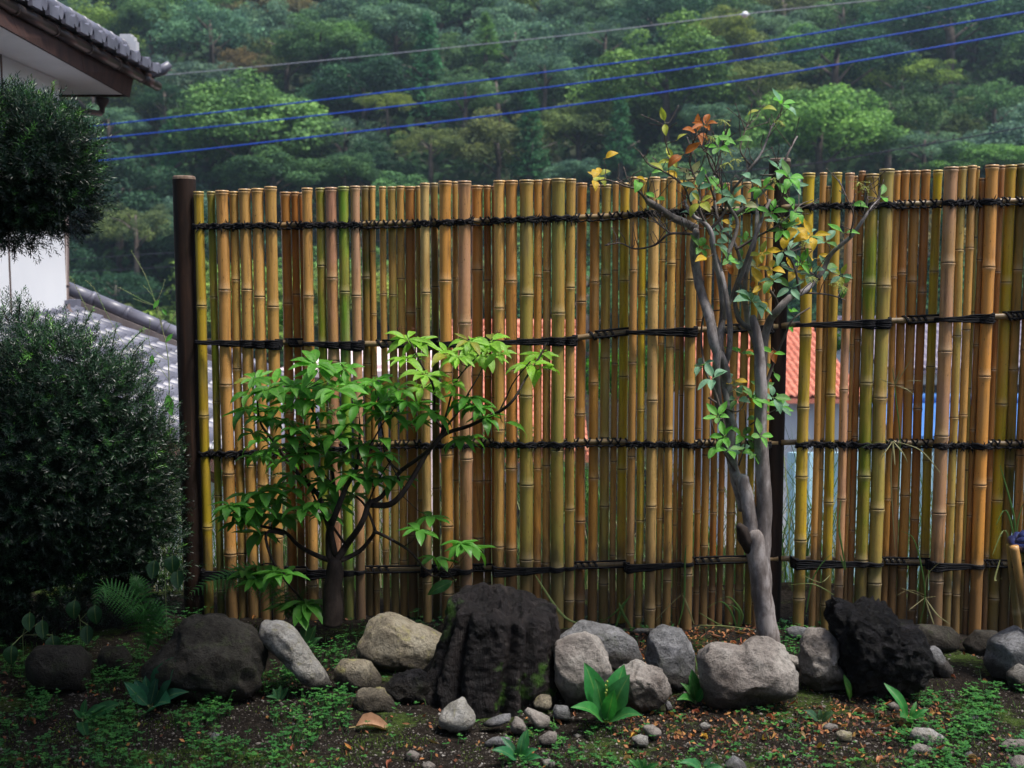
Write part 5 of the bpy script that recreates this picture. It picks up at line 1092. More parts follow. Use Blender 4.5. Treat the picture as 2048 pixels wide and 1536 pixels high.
yew('yew_shrub', 'clipped yew pad hanging into the picture at upper left before the white wall',
    [(35, 330, 4.15, .245, .28, .215), (-160, 330, 4.1, .36, .34, .25), (120, 385, 4.2, .125, .16, .13), (20, 430, 4.15, .15, .2, .10), (90, 280, 4.2, .12, .15, .09)], 7000,
    [([(10, 260), (10, 210), (20, 160)], 4.1, .85), ([(40, 260), (38, 215), (33, 185)], 4.1, .7), ([(60, 270), (55, 225), (53, 190)], 4.12, .6), ([(80, 300), (92, 250), (97, 210), (106, 172)], 4.12, .95), ([(110, 310), (120, 270), (135, 248), (158, 228)], 4.15, .9), ([(130, 330), (140, 290), (152, 255)], 4.15, .85),
     ([(165, 370), (180, 330), (198, 308)], 4.15, .95), ([(175, 350), (170, 320), (172, 310)], 4.15, .9), ([(10, 440), (25, 480), (30, 515)], 4.1, .1), ([(40, 450), (60, 490), (70, 470)], 4.1, .1), ([(60, 440), (80, 470), (85, 450)], 4.1, .1), ([(150, 450), (165, 462), (180, 465)], 4.15, .15), ([(110, 450), (118, 470)], 4.15, .1), ([(-5, 450), (8, 500)], 4.1, .1)],
    9, [P(-420, 1400, 4.3), P(-380, 900, 4.25), P(-300, 600, 4.2), P(-150, 380, 4.15)])

# ---------------------------------------------------------------- ferns, weeds, grasses
def frond(e, pts, Y, w, tint, seed, mat=None):
    rnd = random.Random(seed); C_ = [Vector(q) for q in catmull([P(px, py, Y+dy) for px, py, dy in pts], 7)]; n = len(C_); b = MB()
    b.tube(C_, [.0016*(1-.7*i/n) for i in range(n)], 4, att=[tint*.6]*n)
    for i in range(2, n):
        f_ = i/(n-1); t_ = (C_[min(i+1, n-1)]-C_[i-1]).normalized(); side = t_.cross(Vector((0, -.75, .65))).normalized(); L = w*math.sin(math.pi*min(1, (f_*.93+.08)))**.7*(1-.35*f_)
        for s_ in (-1, 1):
            tipd = (side*s_+t_*.45+Vector((0, 0, -.25))).normalized(); K = 9; pr = C_[i]
            nrm = t_.cross(tipd)
            for k in range(K):
                g0 = k/K; q = C_[i]+tipd*L*(g0+.5/K)+Vector((0, 0, -.2*L*g0*g0)); ll = L*.17*(1-g0)+.0012
                for s2 in (-1, 1):
                    d2 = (t_*s2+tipd*.5).normalized()*ll; wv = tipd*L/K*.42
                    b.add([q-wv, q+d2*.6-wv*.4, q+d2, q+d2*.5+wv*.8, q+wv], [(0, 1, 2, 3, 4)], [min(1, max(0, tint+rnd.gauss(0, .08)))]*5)
    part(b, 'frond', M_CLOVER, e, C_[0], False, attn='tint')
fe = empty('fern', tuple(G(560, 1270)), 'fern with a bright arching frond reaching left across the foot of the left fence post', 'fern')
for i, (pts, w) in enumerate((([(575, 1235, .05), (540, 1170, 0), (490, 1145, -.05), (430, 1160, -.1), (378, 1188, -.15)], .085), ([(575, 1235, .05), (540, 1150, .02), (490, 1140, 0), (440, 1200, -.05)], .06), ([(575, 1235, .05), (570, 1190, 0), (555, 1180, -.1), (540, 1220, -.2)], .05), ([(575, 1240, .05), (600, 1190, 0), (615, 1180, -.05)], .05))):
    frond(fe, pts, 4.66, w, .75 if i < 2 else .45, i)
fe = empty('fern', tuple(G(290, 1310)), 'fern fanning out beside the dark mossy boulder in the shade at left', 'fern')
for i, (pts, w) in enumerate((([(295, 1300, .05), (280, 1230, 0), (240, 1190, -.05), (205, 1175, -.1), (190, 1215, -.16)], .07), ([(295, 1300, .05), (300, 1240, 0), (280, 1210, -.08), (255, 1230, -.18)], .065), ([(295, 1300, .05), (310, 1240, 0), (325, 1215, -.05), (340, 1270, -.15)], .07), ([(295, 1300, .05), (290, 1200, .05), (275, 1165, .05), (258, 1160, .05)], .05), ([(295, 1300, .05), (320, 1230, .1), (300, 1200, .1)], .05))):
    frond(fe, pts, 4.3, w, .5 if i else .6, 10+i)
BL = [leaf_mesh('leaf', M_LEAF, 1, w, c, f, serr=s, seed=40+i) for i, (w, c, f, s) in enumerate(((.42, .2, .25, .0), (.36, .35, .3, .05), (.5, .1, .2, .06), (.30, .3, .3, .08)))]
HL = [leaf_mesh('leaf', M_LEAF, 1, .8, .3, .2, seed=50), leaf_mesh('leaf', M_LEAF, 1, .72, .15, .3, seed=51)]
def weed(px, py, leaves, label, col=(.06, .24, .05), name='broadleaf_weed', meshes=BL, cat='weed', flowers=0, stem=True):
    """leaves: (tip px, tip py, toward camera, width index)"""
    g = G(px, py); g.z = terr(g.x, g.y); e = empty(name, g, label, cat); rnd = random.Random(int(px+py)); st = MB()
    for i, (tx, ty, dy, k) in enumerate(leaves):
        t_ = P(tx, ty, g.y-dy); d = t_-g; a = g+d*.12; m = a.lerp(t_, .25); L = (t_-a).length
        up = Vector((0, -.6, .8)); o = put_leaf(meshes[k % len(meshes)], e, a, d+Vector((0, 0, L*.25)), up, L*1.08, tuple(x*rnd.uniform(.85, 1.2) for x in col))
        st.tube([g, a], .002, 5)
    if flowers:
        for _ in range(flowers):
            c = g+Vector((rnd.uniform(-.02, .03), -.03, rnd.uniform(.07, .15))); st.tube([g+Vector((0, -.01, .02)), c, c+Vector((0, 0, .004)), c+Vector((0, 0, .008))], [.001, .001, .004, .002], 6)
    part(st, 'stem', M_SEED if flowers else M_WEEDSTEM, e, g, True); return e
weed(1212, 1440, [(1172, 1335, .03, 0), (1250, 1338, .0, 2), (1258, 1362, .06, 2), (1172, 1412, .14, 1), (1262, 1425, .14, 1), (1225, 1395, .08, 0), (1195, 1370, .06, 0)], 'tall broad leaved weed with tiny yellow flower buds between the two pale stones at centre', (.05, .30, .08), flowers=9)
weed(1038, 1526, [(1008, 1478, .02, 3), (1055, 1462, .0, 0), (1000, 1500, .08, 1), (1062, 1500, .06, 1), (1045, 1475, .03, 3), (1075, 1515, .06, 1)], 'small upright rosette weed at the bottom edge just right of centre', (.05, .26, .09))
weed(300, 1418, [(350, 1322, .02, 2), (268, 1365, .02, 2), (288, 1355, .0, 0), (310, 1360, .02, 0), (358, 1385, .08, 1), (332, 1418, .16, 2), (250, 1372, .06, 0)], 'dark green weed with one tall upright leaf in front of the dark boulder', (.03, .16, .09))
weed(165, 1440, [(147, 1420, .02, 1), (170, 1400, .0, 0), (200, 1412, .04, 1), (165, 1470, .14, 3), (235, 1415, .05, 0)], 'small light green rosette weed in the dark lower left corner', (.04, .2, .06))
weed(1392, 1404, [(1385, 1342, .0, 0), (1400, 1358, .0, 1), (1375, 1372, .05, 1), (1408, 1380, .05, 0), (1370, 1395, .1, 1), (1385, 1360, .03, 3)], 'little upright weed growing against the left side of the biggest block', (.06, .26, .05))
weed(1818, 1440, [(1783, 1372, .02, 3), (1800, 1405, .02, 1), (1855, 1420, .03, 1), (1845, 1435, .08, 0), (1805, 1440, .1, 2), (1835, 1405, .0, 3)], 'weed with a long serrated leaf in front of the black lava rock', (.06, .28, .06))
weed(1700, 1402, [(1693, 1352, .0, 3), (1712, 1408, .02, 3), (1700, 1375, .03, 3)], 'thin bright grass like weed below the saddle shaped stone', (.10, .35, .04))
weed(1285, 1545, [(1262, 1520, .02, 1), (1290, 1518, .0, 2), (1310, 1530, .04, 1), (1278, 1522, .03, 0)], 'small weed cut by the bottom edge left of the rough grey stone', (.05, .22, .06))
weed(1405, 1538, [(1385, 1520, .02, 0), (1425, 1516, .0, 0), (1440, 1535, .05, 1), (1372, 1525, .06, 1)], 'two leaved pale green seedling at the bottom edge right of centre', (.06, .26, .10))
weed(1640, 1440, [(1612, 1425, .02, 2), (1640, 1420, .0, 2), (1668, 1428, .03, 2)], 'low grey green three leaved seedling among fallen leaves right of the biggest block', (.06, .18, .08))
weed(560, 1400, [(545, 1378, .0, 0), (560, 1372, .0, 0), (575, 1378, .02, 0), (540, 1392, .05, 3)], 'small dark rosette at the foot of the slanting pale stone', (.03, .14, .05))
weed(610, 1300, [(600, 1262, .0, 0), (630, 1255, .02, 0), (640, 1275, .02, 1), (612, 1240, .0, 0), (590, 1275, .02, 1)], 'leafy seedling behind the top of the slanting pale stone', (.035, .14, .04))
for i, (px, py, lv) in enumerate(((45, 1270, [(25, 1290, .05, 0), (60, 1225, 0, 1), (105, 1270, .03, 0), (85, 1240, 0, 1)]), (30, 1400, [(10, 1340, 0, 0), (65, 1345, .05, 1), (15, 1360, .05, 0), (45, 1390, .1, 1)]), (160, 1240, [(150, 1200, 0, 0), (175, 1250, .05, 1), (190, 1210, 0, 0)]), (330, 1150, [(310, 1120, 0, 1), (345, 1110, .02, 0), (355, 1140, .03, 1)]))):
    ws = ('topmost of the dark heart leaved plants at the far left edge', 'lowest dark heart leaved plant in the bottom left shade', 'dark heart leaved plant directly left of the shaded fern', 'dark heart leaved plant beside the foot of the left post')[i]
    g = P(px, py, 4.35); e = empty('heart_leaf_plant', g, ws, 'weed'); st = MB(); gr = Vector((g.x, g.y, terr(g.x, g.y)))
    for tx, ty, dy, k in lv:
        t_ = P(tx, ty, 4.3-dy); put_leaf(HL[k], e, t_, Vector((t_.x-g.x, -.3, -.45)), Vector((0, -.7, .5)), .075, (.02, .09, .03)); st.tube([gr, g, t_], .0016, 5)
    part(st, 'stem', M_WEEDSTEM, e, g, True)
# tall flowering stalks behind the left post
ke = empty('tall_weed', tuple(P(338, 900, 5.4)), 'tall thin seeding weed stalks rising left of the left fence post', 'weed'); rnd = random.Random(4)
KS = [[(338, 900), (338, 760), (334, 700), (325, 660), (312, 612), (300, 575), (285, 540), (262, 502)], [(325, 660), (318, 620), (305, 592), (288, 572)], [(312, 612), (285, 600), (260, 587), (238, 575)], [(312, 612), (290, 606), (268, 598)], [(331, 665), (345, 640), (352, 625)], [(312, 606), (322, 585), (330, 560)],
      [(290, 720), (250, 690), (225, 650), (205, 610), (190, 580), (173, 562)], [(210, 680), (180, 630), (165, 600), (148, 566)], [(334, 720), (300, 690), (300, 640)], [(300, 900), (285, 800), (270, 740), (240, 700), (212, 660)], [(338, 760), (310, 725), (270, 690)]]
for i, pp in enumerate(KS):
    b = MB(); C_ = [Vector(q) for q in catmull([P(px, py, 5.35) for px, py in pp], 8)]; n = len(C_); b.tube(C_, [.0026*(1-.6*k/n) if i == 0 else .0014*(1-.4*k/n) for k in range(n)], 5)
    for k in range(int(n*.45), n):
        d = Vector((rnd.uniform(-1, 1), rnd.uniform(-.4, .4), rnd.uniform(.2, 1))).normalized()*.006; b.tube([C_[k], C_[k]+d*.6, C_[k]+d], [.0010, .0018, .0003], 4)
    part(b, 'stalk', M_WEEDSTEM, ke, C_[0], True)
for px, py, L in ((318, 600, .05), (325, 618, .04), (335, 790, .11), (290, 785, .09), (305, 710, .06), (345, 668, .05), (330, 830, .09), (255, 760, .05)):
    c = P(px, py, 5.33); put_leaf(BL[0], ke, c, Vector((rnd.uniform(-.6, .6), -.4, -.6)), Vector((0, -1, .2)), L, (.10, .38, .05))
def tuft(name, label, base, Yb, blades, mat, r=.0011, cat='grass', seeds=False):
    c = P(*base, Yb); e = empty(name, c, label, cat)
    for i, pp in enumerate(blades):
        C_ = [Vector(q) for q in catmull([P(px, py, Yb+dy) for px, py, dy in pp], 6)]; n = len(C_); b = MB(); side = []
        for k, q in enumerate(C_):
            f_ = k/(n-1); w = r*2.6*(math.sin(math.pi*min(.97, f_*.8+.12)))+.0003; b.v += [tuple(q-Vector((w, 0, w*.3))), tuple(q+Vector((0, -w*.5, 0))), tuple(q+Vector((w, 0, w*.3)))]; b.a += [.35+.1*i % .5]*3
            if k: b.f += [(3*k-3, 3*k-2, 3*k+1, 3*k), (3*k-2, 3*k-1, 3*k+2, 3*k+1)]; b.mi += [0, 0]
        if seeds and i:
            b.a = [.85]*len(b.v)
        part(b, 'blade', mat, e, C_[0], True, attn='tint')
tuft('grass_tuft', 'bright green grass blades crossing each other by the fence right of the stump', (1225, 1262), 4.72, [[(1190, 1250, 0), (1225, 1230, -.03), (1262, 1190, -.04)], [(1228, 1265, 0), (1243, 1220, -.03), (1262, 1188, -.05)], [(1262, 1255, 0), (1245, 1225, -.03), (1238, 1205, -.04)], [(1190, 1250, 0), (1130, 1235, .02), (1070, 1150, .05)]], M_GRASS, .0022)
tuft('grass_tuft', 'small arching grass blades at the fence foot left of the trunk', (1470, 1250), 4.7, [[(1475, 1260, 0), (1460, 1220, -.02), (1440, 1203, -.03), (1415, 1215, -.04)], [(1475, 1260, 0), (1478, 1225, -.02), (1460, 1208, -.03)], [(1475, 1260, 0), (1485, 1230, -.02), (1460, 1195, -.04), (1435, 1200, -.05)], [(1475, 1260, 0), (1440, 1250, -.04), (1398, 1225, -.05)], [(1398, 1250, 0), (1450, 1252, -.06), (1510, 1260, -.08)]], M_GRASS, .0016)
tuft('dry_stalk', 'pale dry forked stalk leaning on the fence left of the grass tuft by the trunk', (1368, 1250), 4.72, [[(1357, 1250, 0), (1368, 1200, 0), (1370, 1120, 0), (1372, 1090, 0)], [(1388, 1248, 0), (1370, 1200, 0), (1365, 1190, 0)], [(1312, 1240, 0), (1340, 1210, 0), (1368, 1185, 0)]], M_GRASS, .0014, 'grass', True)
tuft('seeding_grass', 'arching grass with a star shaped dry seed head in front of the right fence section', (1838, 1255), 4.6, [[(1838, 1255, 0), (1850, 1190, -.02), (1840, 1120, -.03), (1825, 1075, -.04), (1802, 1062, -.05)], [(1850, 1195, 0), (1800, 1175, -.03)], [(1850, 1195, 0), (1875, 1230, -.03), (1900, 1248, -.04)], [(1850, 1195, 0), (1868, 1250, -.03)], [(1850, 1190, 0), (1820, 1180, -.03), (1795, 1190, -.04)], [(1850, 1190, 0), (1855, 1150, -.03), (1885, 1120, -.05)], [(1850, 1195, 0), (1818, 1220, -.04)], [(1850, 1195, 0), (1872, 1193, -.04)]], M_GRASS, .0009, 'grass', True)
tuft('seeding_grass', 'dry star shaped grass seed head poking through the right fence section above the third rope', (1790, 770), 4.62, [[(1795, 1010, .1), (1800, 880, .02), (1792, 800, 0), (1790, 770, 0)], [(1790, 770, 0), (1760, 758, -.03)], [(1790, 770, 0), (1825, 715, -.03)], [(1790, 770, 0), (1815, 762, -.03), (1848, 762, -.03)], [(1790, 770, 0), (1812, 778, -.03), (1828, 790, -.03)], [(1790, 770, 0), (1785, 735, -.02)], [(1790, 770, 0), (1800, 740, -.02)]], M_GRASS, .0009, 'grass', True)
tuft('seeding_grass', 'fan of thin dry grass stems drooping over the third rope at right', (1785, 885), 4.6, [[(1786, 882, 0), (1750, 885, -.03), (1718, 897, -.04)], [(1786, 882, 0), (1840, 900, -.03), (1880, 945, -.05)], [(1786, 882, 0), (1770, 905, -.03), (1762, 920, -.03)], [(1786, 882, 0), (1805, 905, -.03), (1815, 925, -.03)], [(1786, 882, 0), (1790, 930, -.03)], [(1786, 882, 0), (1782, 960, 0), (1790, 1100, .05)]], M_GRASS, .0009, 'grass', True)
tuft('grass_tuft', 'long drooping green blades beside the first yellow pole right of the dark post', (1690, 1150), 4.62, [[(1612, 1225, 0), (1625, 1160, -.02), (1650, 1120, -.03), (1676, 1100, -.04)], [(1692, 1138, 0), (1683, 1090, -.02), (1678, 1050, -.02), (1682, 1000, -.02)], [(1690, 1140, 0), (1680, 1110, -.02)], [(1575, 1170, 0), (1625, 1168, -.03), (1668, 1190, -.03)], [(1660, 1150, 0), (1640, 1165, -.02), (1605, 1150, -.02)]], M_GRASS, .0013)
tuft('grass_tuft', 'green arching grass at the right edge above the blue capped tripod', (2030, 1120), 4.5, [[(2030, 1130, 0), (2025, 1060, -.02), (2010, 1020, -.03), (1992, 1050, -.04)], [(2030, 1130, 0), (2030, 1050, -.02), (2020, 1000, -.03), (2000, 930, -.04)], [(2030, 1130, 0), (2035, 1050, -.02), (2045, 1010, -.03)], [(2030, 1130, 0), (2010, 1060, -.02), (1985, 1110, -.04)], [(2000, 1120, 0), (1990, 1160, -.02), (2005, 1155, -.03)]], M_GRASS, .0013)
# grass and weeds on the slope behind the fence
def blades(n, pos, h, w, rs, tint):
    lean = rs.normal(0, .28, (n, 3)); lean[:, 2] = 0; side = rs.normal(0, 1, (n, 3)); side[:, 2] = 0; side /= np.linalg.norm(side, axis=1)[:, None]
    L = []; 
    for f_, wf in ((0, 1), (.4, .8), (.75, .5), (1, .08)):
        c = pos+np.stack([lean[:, 0]*h*f_**2, lean[:, 1]*h*f_**2, h*f_*(1-.18*f_)], 1); L += [c-side*w*wf/2, c+side*w*wf/2]
    V_ = np.stack(L, 1).reshape(-1, 3); b0 = np.arange(n)[:, None]*8
    F_ = np.concatenate([b0+np.array([[2*k, 2*k+1, 2*k+3, 2*k+2]]) for k in range(3)], 1).reshape(-1, 4)
    return V_, F_, np.repeat(tint, 8)
rs = np.random.RandomState(12); n = 11000; yy = rs.uniform(5.4, 8.2, n); xx = rs.uniform(-1, 1, n)*(yy*.5)+.0
pos = np.array([(a, b_, terr(a, b_)) for a, b_ in zip(xx, yy)]); h = rs.uniform(.25, 1.0, n)*(1+.3*(yy-5.4)); V_, F_, T_ = blades(n, pos, h[:, ], .007, rs, np.clip(rs.normal(.5, .28, n), 0, 1))
o = link('tall_grass', np_mesh('tall_grass', V_, F_, M_GRASS, False, T_)); tag(o, 'tangled tall grass and dry stalks on the slope behind the fence', 'grass', kind='stuff')
# clover like ground weeds
def region(n, fn, rs):
    out = []
    while len(out) < n:
        px, py = rs.uniform(-150, 2200), rs.uniform(1235, 1600)
        if rs.uniform() < fn(px, py):
            g = G(px, py); out.append((g.x, g.y, terr(g.x, g.y)))
    return np.array(out)
def cdens(px, py):
    d = .02
    if px < 700 and py > 1290: d = .55 if py < 1480 else .25
    if 250 < px < 420 and py < 1300: d = .5
    if px > 1750 and py > 1380: d = .75 if px > 1880 else .45
    if 1350 < px < 1750 and py > 1420: d = .10
    if 1000 < px < 1300 and py > 1430: d = .14
    if 1490 < px < 1650 and 1255 < py < 1330: d = .6
    if 690 < px < 1350 and py < 1300: d = .22
    return d*min(1, max(0, nz(px*.011, py*.02, 2)+.3*nz(px*.05, py*.07, 4)+.12)*3.2)
pos = region(5200, cdens, rs); n = len(pos); Vs, Fs, Ts = [], [], []; off = 0
hh = rs.uniform(.008, .05, n)*np.where(pos[:, 0] < -.4, 1.25, .7)
ln = rs.normal(0, .35, (n, 2))
top = pos+np.stack([ln[:, 0]*hh, ln[:, 1]*hh, hh], 1)
a0 = rs.uniform(0, 6.28, n); tint = np.clip(rs.normal(.5, .2, n), 0, 1); sz = rs.uniform(.005, .0105, n)
for k in range(3):
    a = a0+k*2.09; d = np.stack([np.cos(a), np.sin(a), rs.uniform(-.1, .35, n)], 1); s_ = np.stack([-np.sin(a), np.cos(a), np.zeros(n)], 1); z_ = sz[:, None]
    V_ = np.stack([top, top+d*z_*.6+s_*z_*.55, top+d*z_*1.3+s_*z_*.35, top+d*z_*1.15, top+d*z_*1.3-s_*z_*.35, top+d*z_*.6-s_*z_*.55], 1).reshape(-1, 3)
    F_ = (np.arange(n)[:, None]*6+np.array([[0, 1, 2, 3, 0, 3, 4, 5]])).reshape(-1, 4); Vs.append(V_); Fs.append(F_+off); Ts.append(np.repeat(tint, 6)); off += len(V_)
q = .0007; V_ = np.stack([pos+[q, 0, 0], pos-[q, 0, 0], top-[q, 0, 0], top+[q, 0, 0]], 1).reshape(-1, 3); Vs.append(V_); Fs.append(np.arange(4*n).reshape(n, 4)+off); Ts.append(np.repeat(tint*.5, 4))
o = link('ground_weeds', np_mesh('ground_weeds', np.concatenate(Vs), np.concatenate(Fs), M_CLOVER, False, np.concatenate(Ts))); tag(o, 'low clover like weeds carpeting the soil around the stones', 'ground cover', kind='stuff')
def mdens(px, py):
    return max(0, min(1, (nz(px*.012, py*.03, 8)+.12*nz(px*.05, py*.1, 3)-.02)*3))*(1 if py > 1440 else .25)+.02+(.4 if px > 1850 and py > 1400 else 0)
pos = region(16000, mdens, rs); V_, F_, T_ = blades(len(pos), pos, rs.uniform(.003, .011, len(pos)), .003, rs, np.clip(rs.normal(.5, .25, len(pos)), 0, 1))
o = link('moss', np_mesh('moss', V_, F_, M_MOSS, False, T_)); tag(o, 'yellow green moss patches on the soil in front of the stones', 'moss', kind='stuff')
pos = region(900, lambda px, py: .5*(cdens(px, py)+.05), rs); V_, F_, T_ = blades(len(pos), pos, rs.uniform(.015, .06, len(pos)), .0028, rs, np.clip(rs.normal(.3, .2, len(pos)), 0, 1))
o = link('short_grass', np_mesh('short_grass', V_, F_, M_GRASS, False, T_)); tag(o, 'scattered short grass blades on the garden soil', 'grass', kind='stuff')
# gravel
def pebbles(pos, size, rs):
    n = len(pos); U = np.array([(1, 0, 0), (-1, 0, 0), (0, 1, 0), (0, -1, 0), (0, 0, 1), (0, 0, -1)], float)
    V_ = pos[:, None]+U[None]*size[:, None, None]*rs.uniform(.5, 1.2, (n, 6, 1))*np.array([1, 1, .6])+rs.normal(0, .15, (n, 6, 3))*size[:, None, None]
    Fb = np.array([(0, 2, 4), (2, 1, 4), (1, 3, 4), (3, 0, 4), (2, 0, 5), (1, 2, 5), (3, 1, 5), (0, 3, 5)]); F_ = (np.arange(n)[:, None, None]*6+Fb[None]).reshape(-1, 3)
    return V_.reshape(-1, 3), F_, np.repeat(np.clip(rs.beta(2, 3.2, n), 0, 1), 6)
pos = region(26000, lambda px, py: .5 if py > 1380 else .25, rs); V_, F_, T_ = pebbles(pos, rs.exponential(.0016, len(pos))+.0009, rs)
o = link('gravel', np_mesh('gravel', V_, F_, M_GRAVEL, False, T_)); tag(o, 'fine gravel and grit on the dark soil', 'gravel', kind='stuff')
# fallen leaves
def ldens(px, py):
    d = .04
    if 1240 < px < 1560 and 1255 < py < 1345: d = 1.0
    if 1230 < px < 1900 and 1400 < py < 1475: d = .55
    if px > 1250 and py >= 1475: d = .14
    if px < 1000: d = .035
    return d*(.5+max(0, nz(px*.03, py*.05, 5)+.3))
FL = [leaf_mesh('fallen_leaf', M_DRY, 1, w, c, f, seed=70+i, nl=5) for i, (w, c, f) in enumerate(((.5, .5, .9), (.45, -.4, .7), (.6, .8, 1.1), (.4, .3, 1.3)))]
def lie(me, p, L, col, lab=None, grp=None, rnd=random):
    o = link('fallen_leaf', me, None, p+Vector((0, 0, .004+.004*rnd.random())), col); o.rotation_euler = (rnd.uniform(-.5, .5), rnd.uniform(-.6, .6), rnd.uniform(0, 6.28)); o.scale = (L, L, L)
    return tag(o, lab, 'leaf', grp)
rnd = random.Random(3); cnt = 0; DC = [(.42, .16, .05), (.30, .10, .04), (.50, .24, .08), (.22, .08, .04), (.38, .20, .10)]
pp = region(190, lambda px, py: ldens(px, py) if (0 < px < 2040 and py < 1530) else 0, rs)
for x, y, z in pp:
    ppx = 1024+F*x/y; back = y > 4.45
    lab, grp = (('curled brown fallen leaf in the litter between the stones and the fence', 'fallen leaves between stones and fence') if back else ('curled orange brown fallen leaf on the soil in front of the stones at right', 'fallen leaves on the open soil at right') if ppx > 1150 else ('scattered brown fallen leaf on the dark soil at left', 'fallen leaves on the soil at left'))
    c = rnd.choice(DC); lie(rnd.choice(FL), Vector((x, y, z)), rnd.uniform(.022, .042), tuple(v*rnd.uniform(.8, 1.25) for v in c), lab, grp, rnd)
for px, py, c, lab in ((1262, 1478-8, (.6, .32, .05), 'golden fallen leaf beside the white flat topped stone'), (1398+5, 1472, (.65, .36, .04), 'forked golden fallen leaf below the white round pebble'), (1262, 1515, (.55, .34, .12), 'light tan fallen leaf near the bottom edge below the white stone'), (1645, 1500, (.62, .34, .06), 'yellow fallen leaf on bare soil at lower right'), (1528, 1475, (.66, .42, .05), 'yellow rimmed curled leaf right of the brown chip'), (1772-5, 1525, (.5, .2, .08), 'orange leaf near the bottom edge below the long pale stone'), (1722, 1474, (.42, .16, .06), 'rust coloured crumpled leaf right of the round cream stone')):
    g = G(px, py); g.z = terr(g.x, g.y)+.004; lie(FL[2], g, .04, c, lab, None, rnd)
g = G(712, 1466); g.z = terr(g.x, g.y)+.015; o = put_leaf(FL[0], co, g, Vector((.9, .15, .12)), Vector((0, -.5, 1)), .14, (.42, .24, .14), 'fallen_leaf'); o.parent = None; o.location = g; tag(o, 'large tan curled leaf lying on the soil left of the tree stump', 'leaf')
pos = region(2600, ldens, rs); n = len(pos); pos[:, 2] += rs.uniform(.001, .008, n)
Vq, Fq = quads(pos, np.tile([0., -.2, .8], (n, 1)), .0085, 1.1, .55, rs)
o = link('leaf_litter', np_mesh('leaf_litter', Vq, Fq, M_LITTER, False, np.repeat(rs.uniform(0, 1, n), 4))); tag(o, 'crumbled brown leaf litter scattered over the soil', 'leaf litter', kind='stuff')

# ---------------------------------------------------------------- bamboo tripod at the right edge
te2 = empty('bamboo_tripod', tuple(G(2085, 1330)), 'bamboo tripod with a dark blue wrapped top cut by the right edge', 'plant support')
def stick(a, b_, r, col):
    b = MB(); a, b_ = Vector(a), Vector(b_); n = 26; pts = []; rad = []; at = []
    for i in range(n):
        f_ = i/(n-1); k = 1.0; v = 0.0
        for q in (.12, .36, .62, .86):
            if abs(f_-q) < .012: k = 1.14; v = .3
        pts.append(a.lerp(b_, f_)); rad.append(r*k); at.append(v)
    pts2 = []; 
    b.tube(pts, rad, 12, att=at); part(b, 'bamboo_pole', [M_BAM, M_CUT], te2, a, True, col, 'node')
Y0 = 4.25
stick(P(2040, 1300, Y0), P(2020, 1088, Y0+.05), .014, (.50, .36, .05)); stick(P(2062, 1290, Y0-.05), P(2028, 1092, Y0-.05), .016, (.62, .33, .10)); stick(P(2075, 1330, Y0-.12), P(2046, 1090, Y0), .014, (.22, .30, .04)); stick(P(2150, 1330, Y0-.1), P(2055, 1090, Y0+.05), .015, (.5, .3, .1))
b = MB(); c = P(2088, 1080, Y0)
for k in range(3):
    ring = [c+Vector(((.108-.014*k)*math.cos(a), (.09-.014*k)*math.sin(a), .012*k-.016+.008*math.sin(a*5+k*2))) for a in np.linspace(0, 2*math.pi, 26)]
    b.tube(ring, [.015*(1+.25*math.sin(i*1.9+k)) for i in range(26)], 10, cap=False)
b.tube([c+Vector((0, 0, -.02)), c, c+Vector((0, 0, .022)), c+Vector((0, 0, .03))], [.09, .095, .07, .01], 16, wob=.1); part(b, 'wrapped_top', M_CAP, te2, c, True)
b = MB()
for k in range(4):
    z = P(2040, 1130, Y0); b.tube([z+Vector((.045*math.cos(a)+.02, .03*math.sin(a), .006*k+.01*math.cos(a))) for a in np.linspace(0, 2*math.pi, 16)], .0035, 5, cap=False)
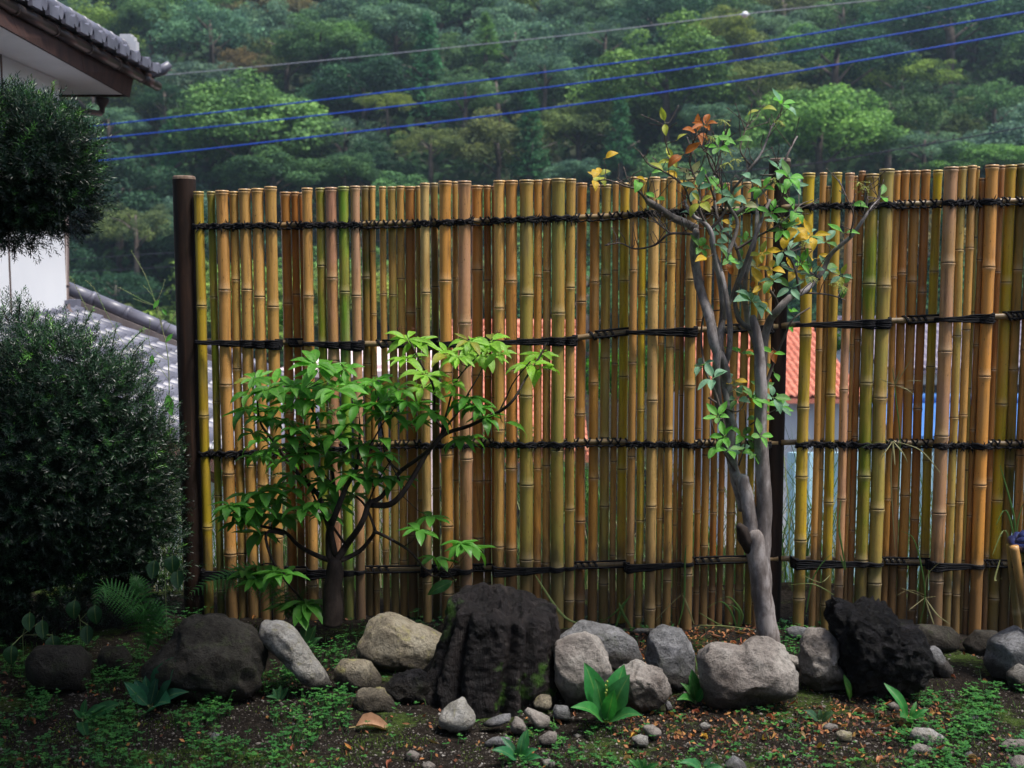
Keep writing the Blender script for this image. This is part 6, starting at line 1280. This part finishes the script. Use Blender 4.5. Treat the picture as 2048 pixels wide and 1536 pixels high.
part(b, 'rope_lashing', M_ROPE, te2, P(2040, 1130, Y0), True)
# unseen evergreen crown and timber wall, added to shade the garden
rs = np.random.RandomState(31); ev = empty('added_shade_tree', (-3.3, 2.3, 0), 'unseen dark evergreen added to shade the left side of the garden', 'tree')
cs = []
for k in range(300):
    c = np.array([-1.55+rs.uniform(-2.0, 1.9), 2.4+rs.uniform(-1.3, 1.2), 3.65+rs.uniform(-.35, .45)]); cs.append(c+rs.normal(0, .19, (150, 3)))
c = np.concatenate(cs)-np.array(ev.location); V_, F_ = quads(c, np.tile([0, 0, 1.], (len(c), 1)), .045, .8, .6, rs)
o = link('foliage', np_mesh('foliage', V_, F_, M_YEW, False, np.repeat(rs.uniform(.2, .5, len(c)), 4)), ev); o['kind'] = 'stuff'
b = MB(); b.tube([(-3.3, 2.3, 0), (-3.2, 2.4, 1.5), (-2.9, 2.7, 2.8), (-2.6, 3.0, 3.5)], [.11, .09, .07, .03], 10, wob=.15); part(b, 'trunk', M_SHRUBBARK, ev, ev.location, True)
b = MB(); b.box((0, -1.6, 1.6), (6, .08, 1.65)); b.hexa([Vector(v) for v in ((-6.5, -2.5, 3.3), (6.5, -2.5, 3.3), (6.5, -.35, 2.62), (-6.5, -.35, 2.62), (-6.5, -2.5, 3.42), (6.5, -2.5, 3.42), (6.5, -.35, 2.72), (-6.5, -.35, 2.72))])  # unseen wall and eave added to block light from behind the camera
tag(b.build('wall', M_FASCIA, smooth=False), 'unseen timber wall and eave added behind the viewpoint to shade the garden', kind='structure')
# ---------------------------------------------------------------- haze
t = NT('haze_air'); t.t.nodes.remove(t.b); pv = t.n('VolumePrincipled'); pv.inputs['Density'].default_value = HAZE; pv.inputs['Color'].default_value = (.62, .80, 1.0, 1); pv.inputs['Anisotropy'].default_value = .2
t.l(pv.outputs[0], t.out.inputs['Volume'])
b = MB(); b.box((0, 104, 55), (236, 172, 63)); o = b.build('haze', t.m, smooth=False); tag(o, 'thin bluish haze in the valley air', 'haze', kind='stuff')
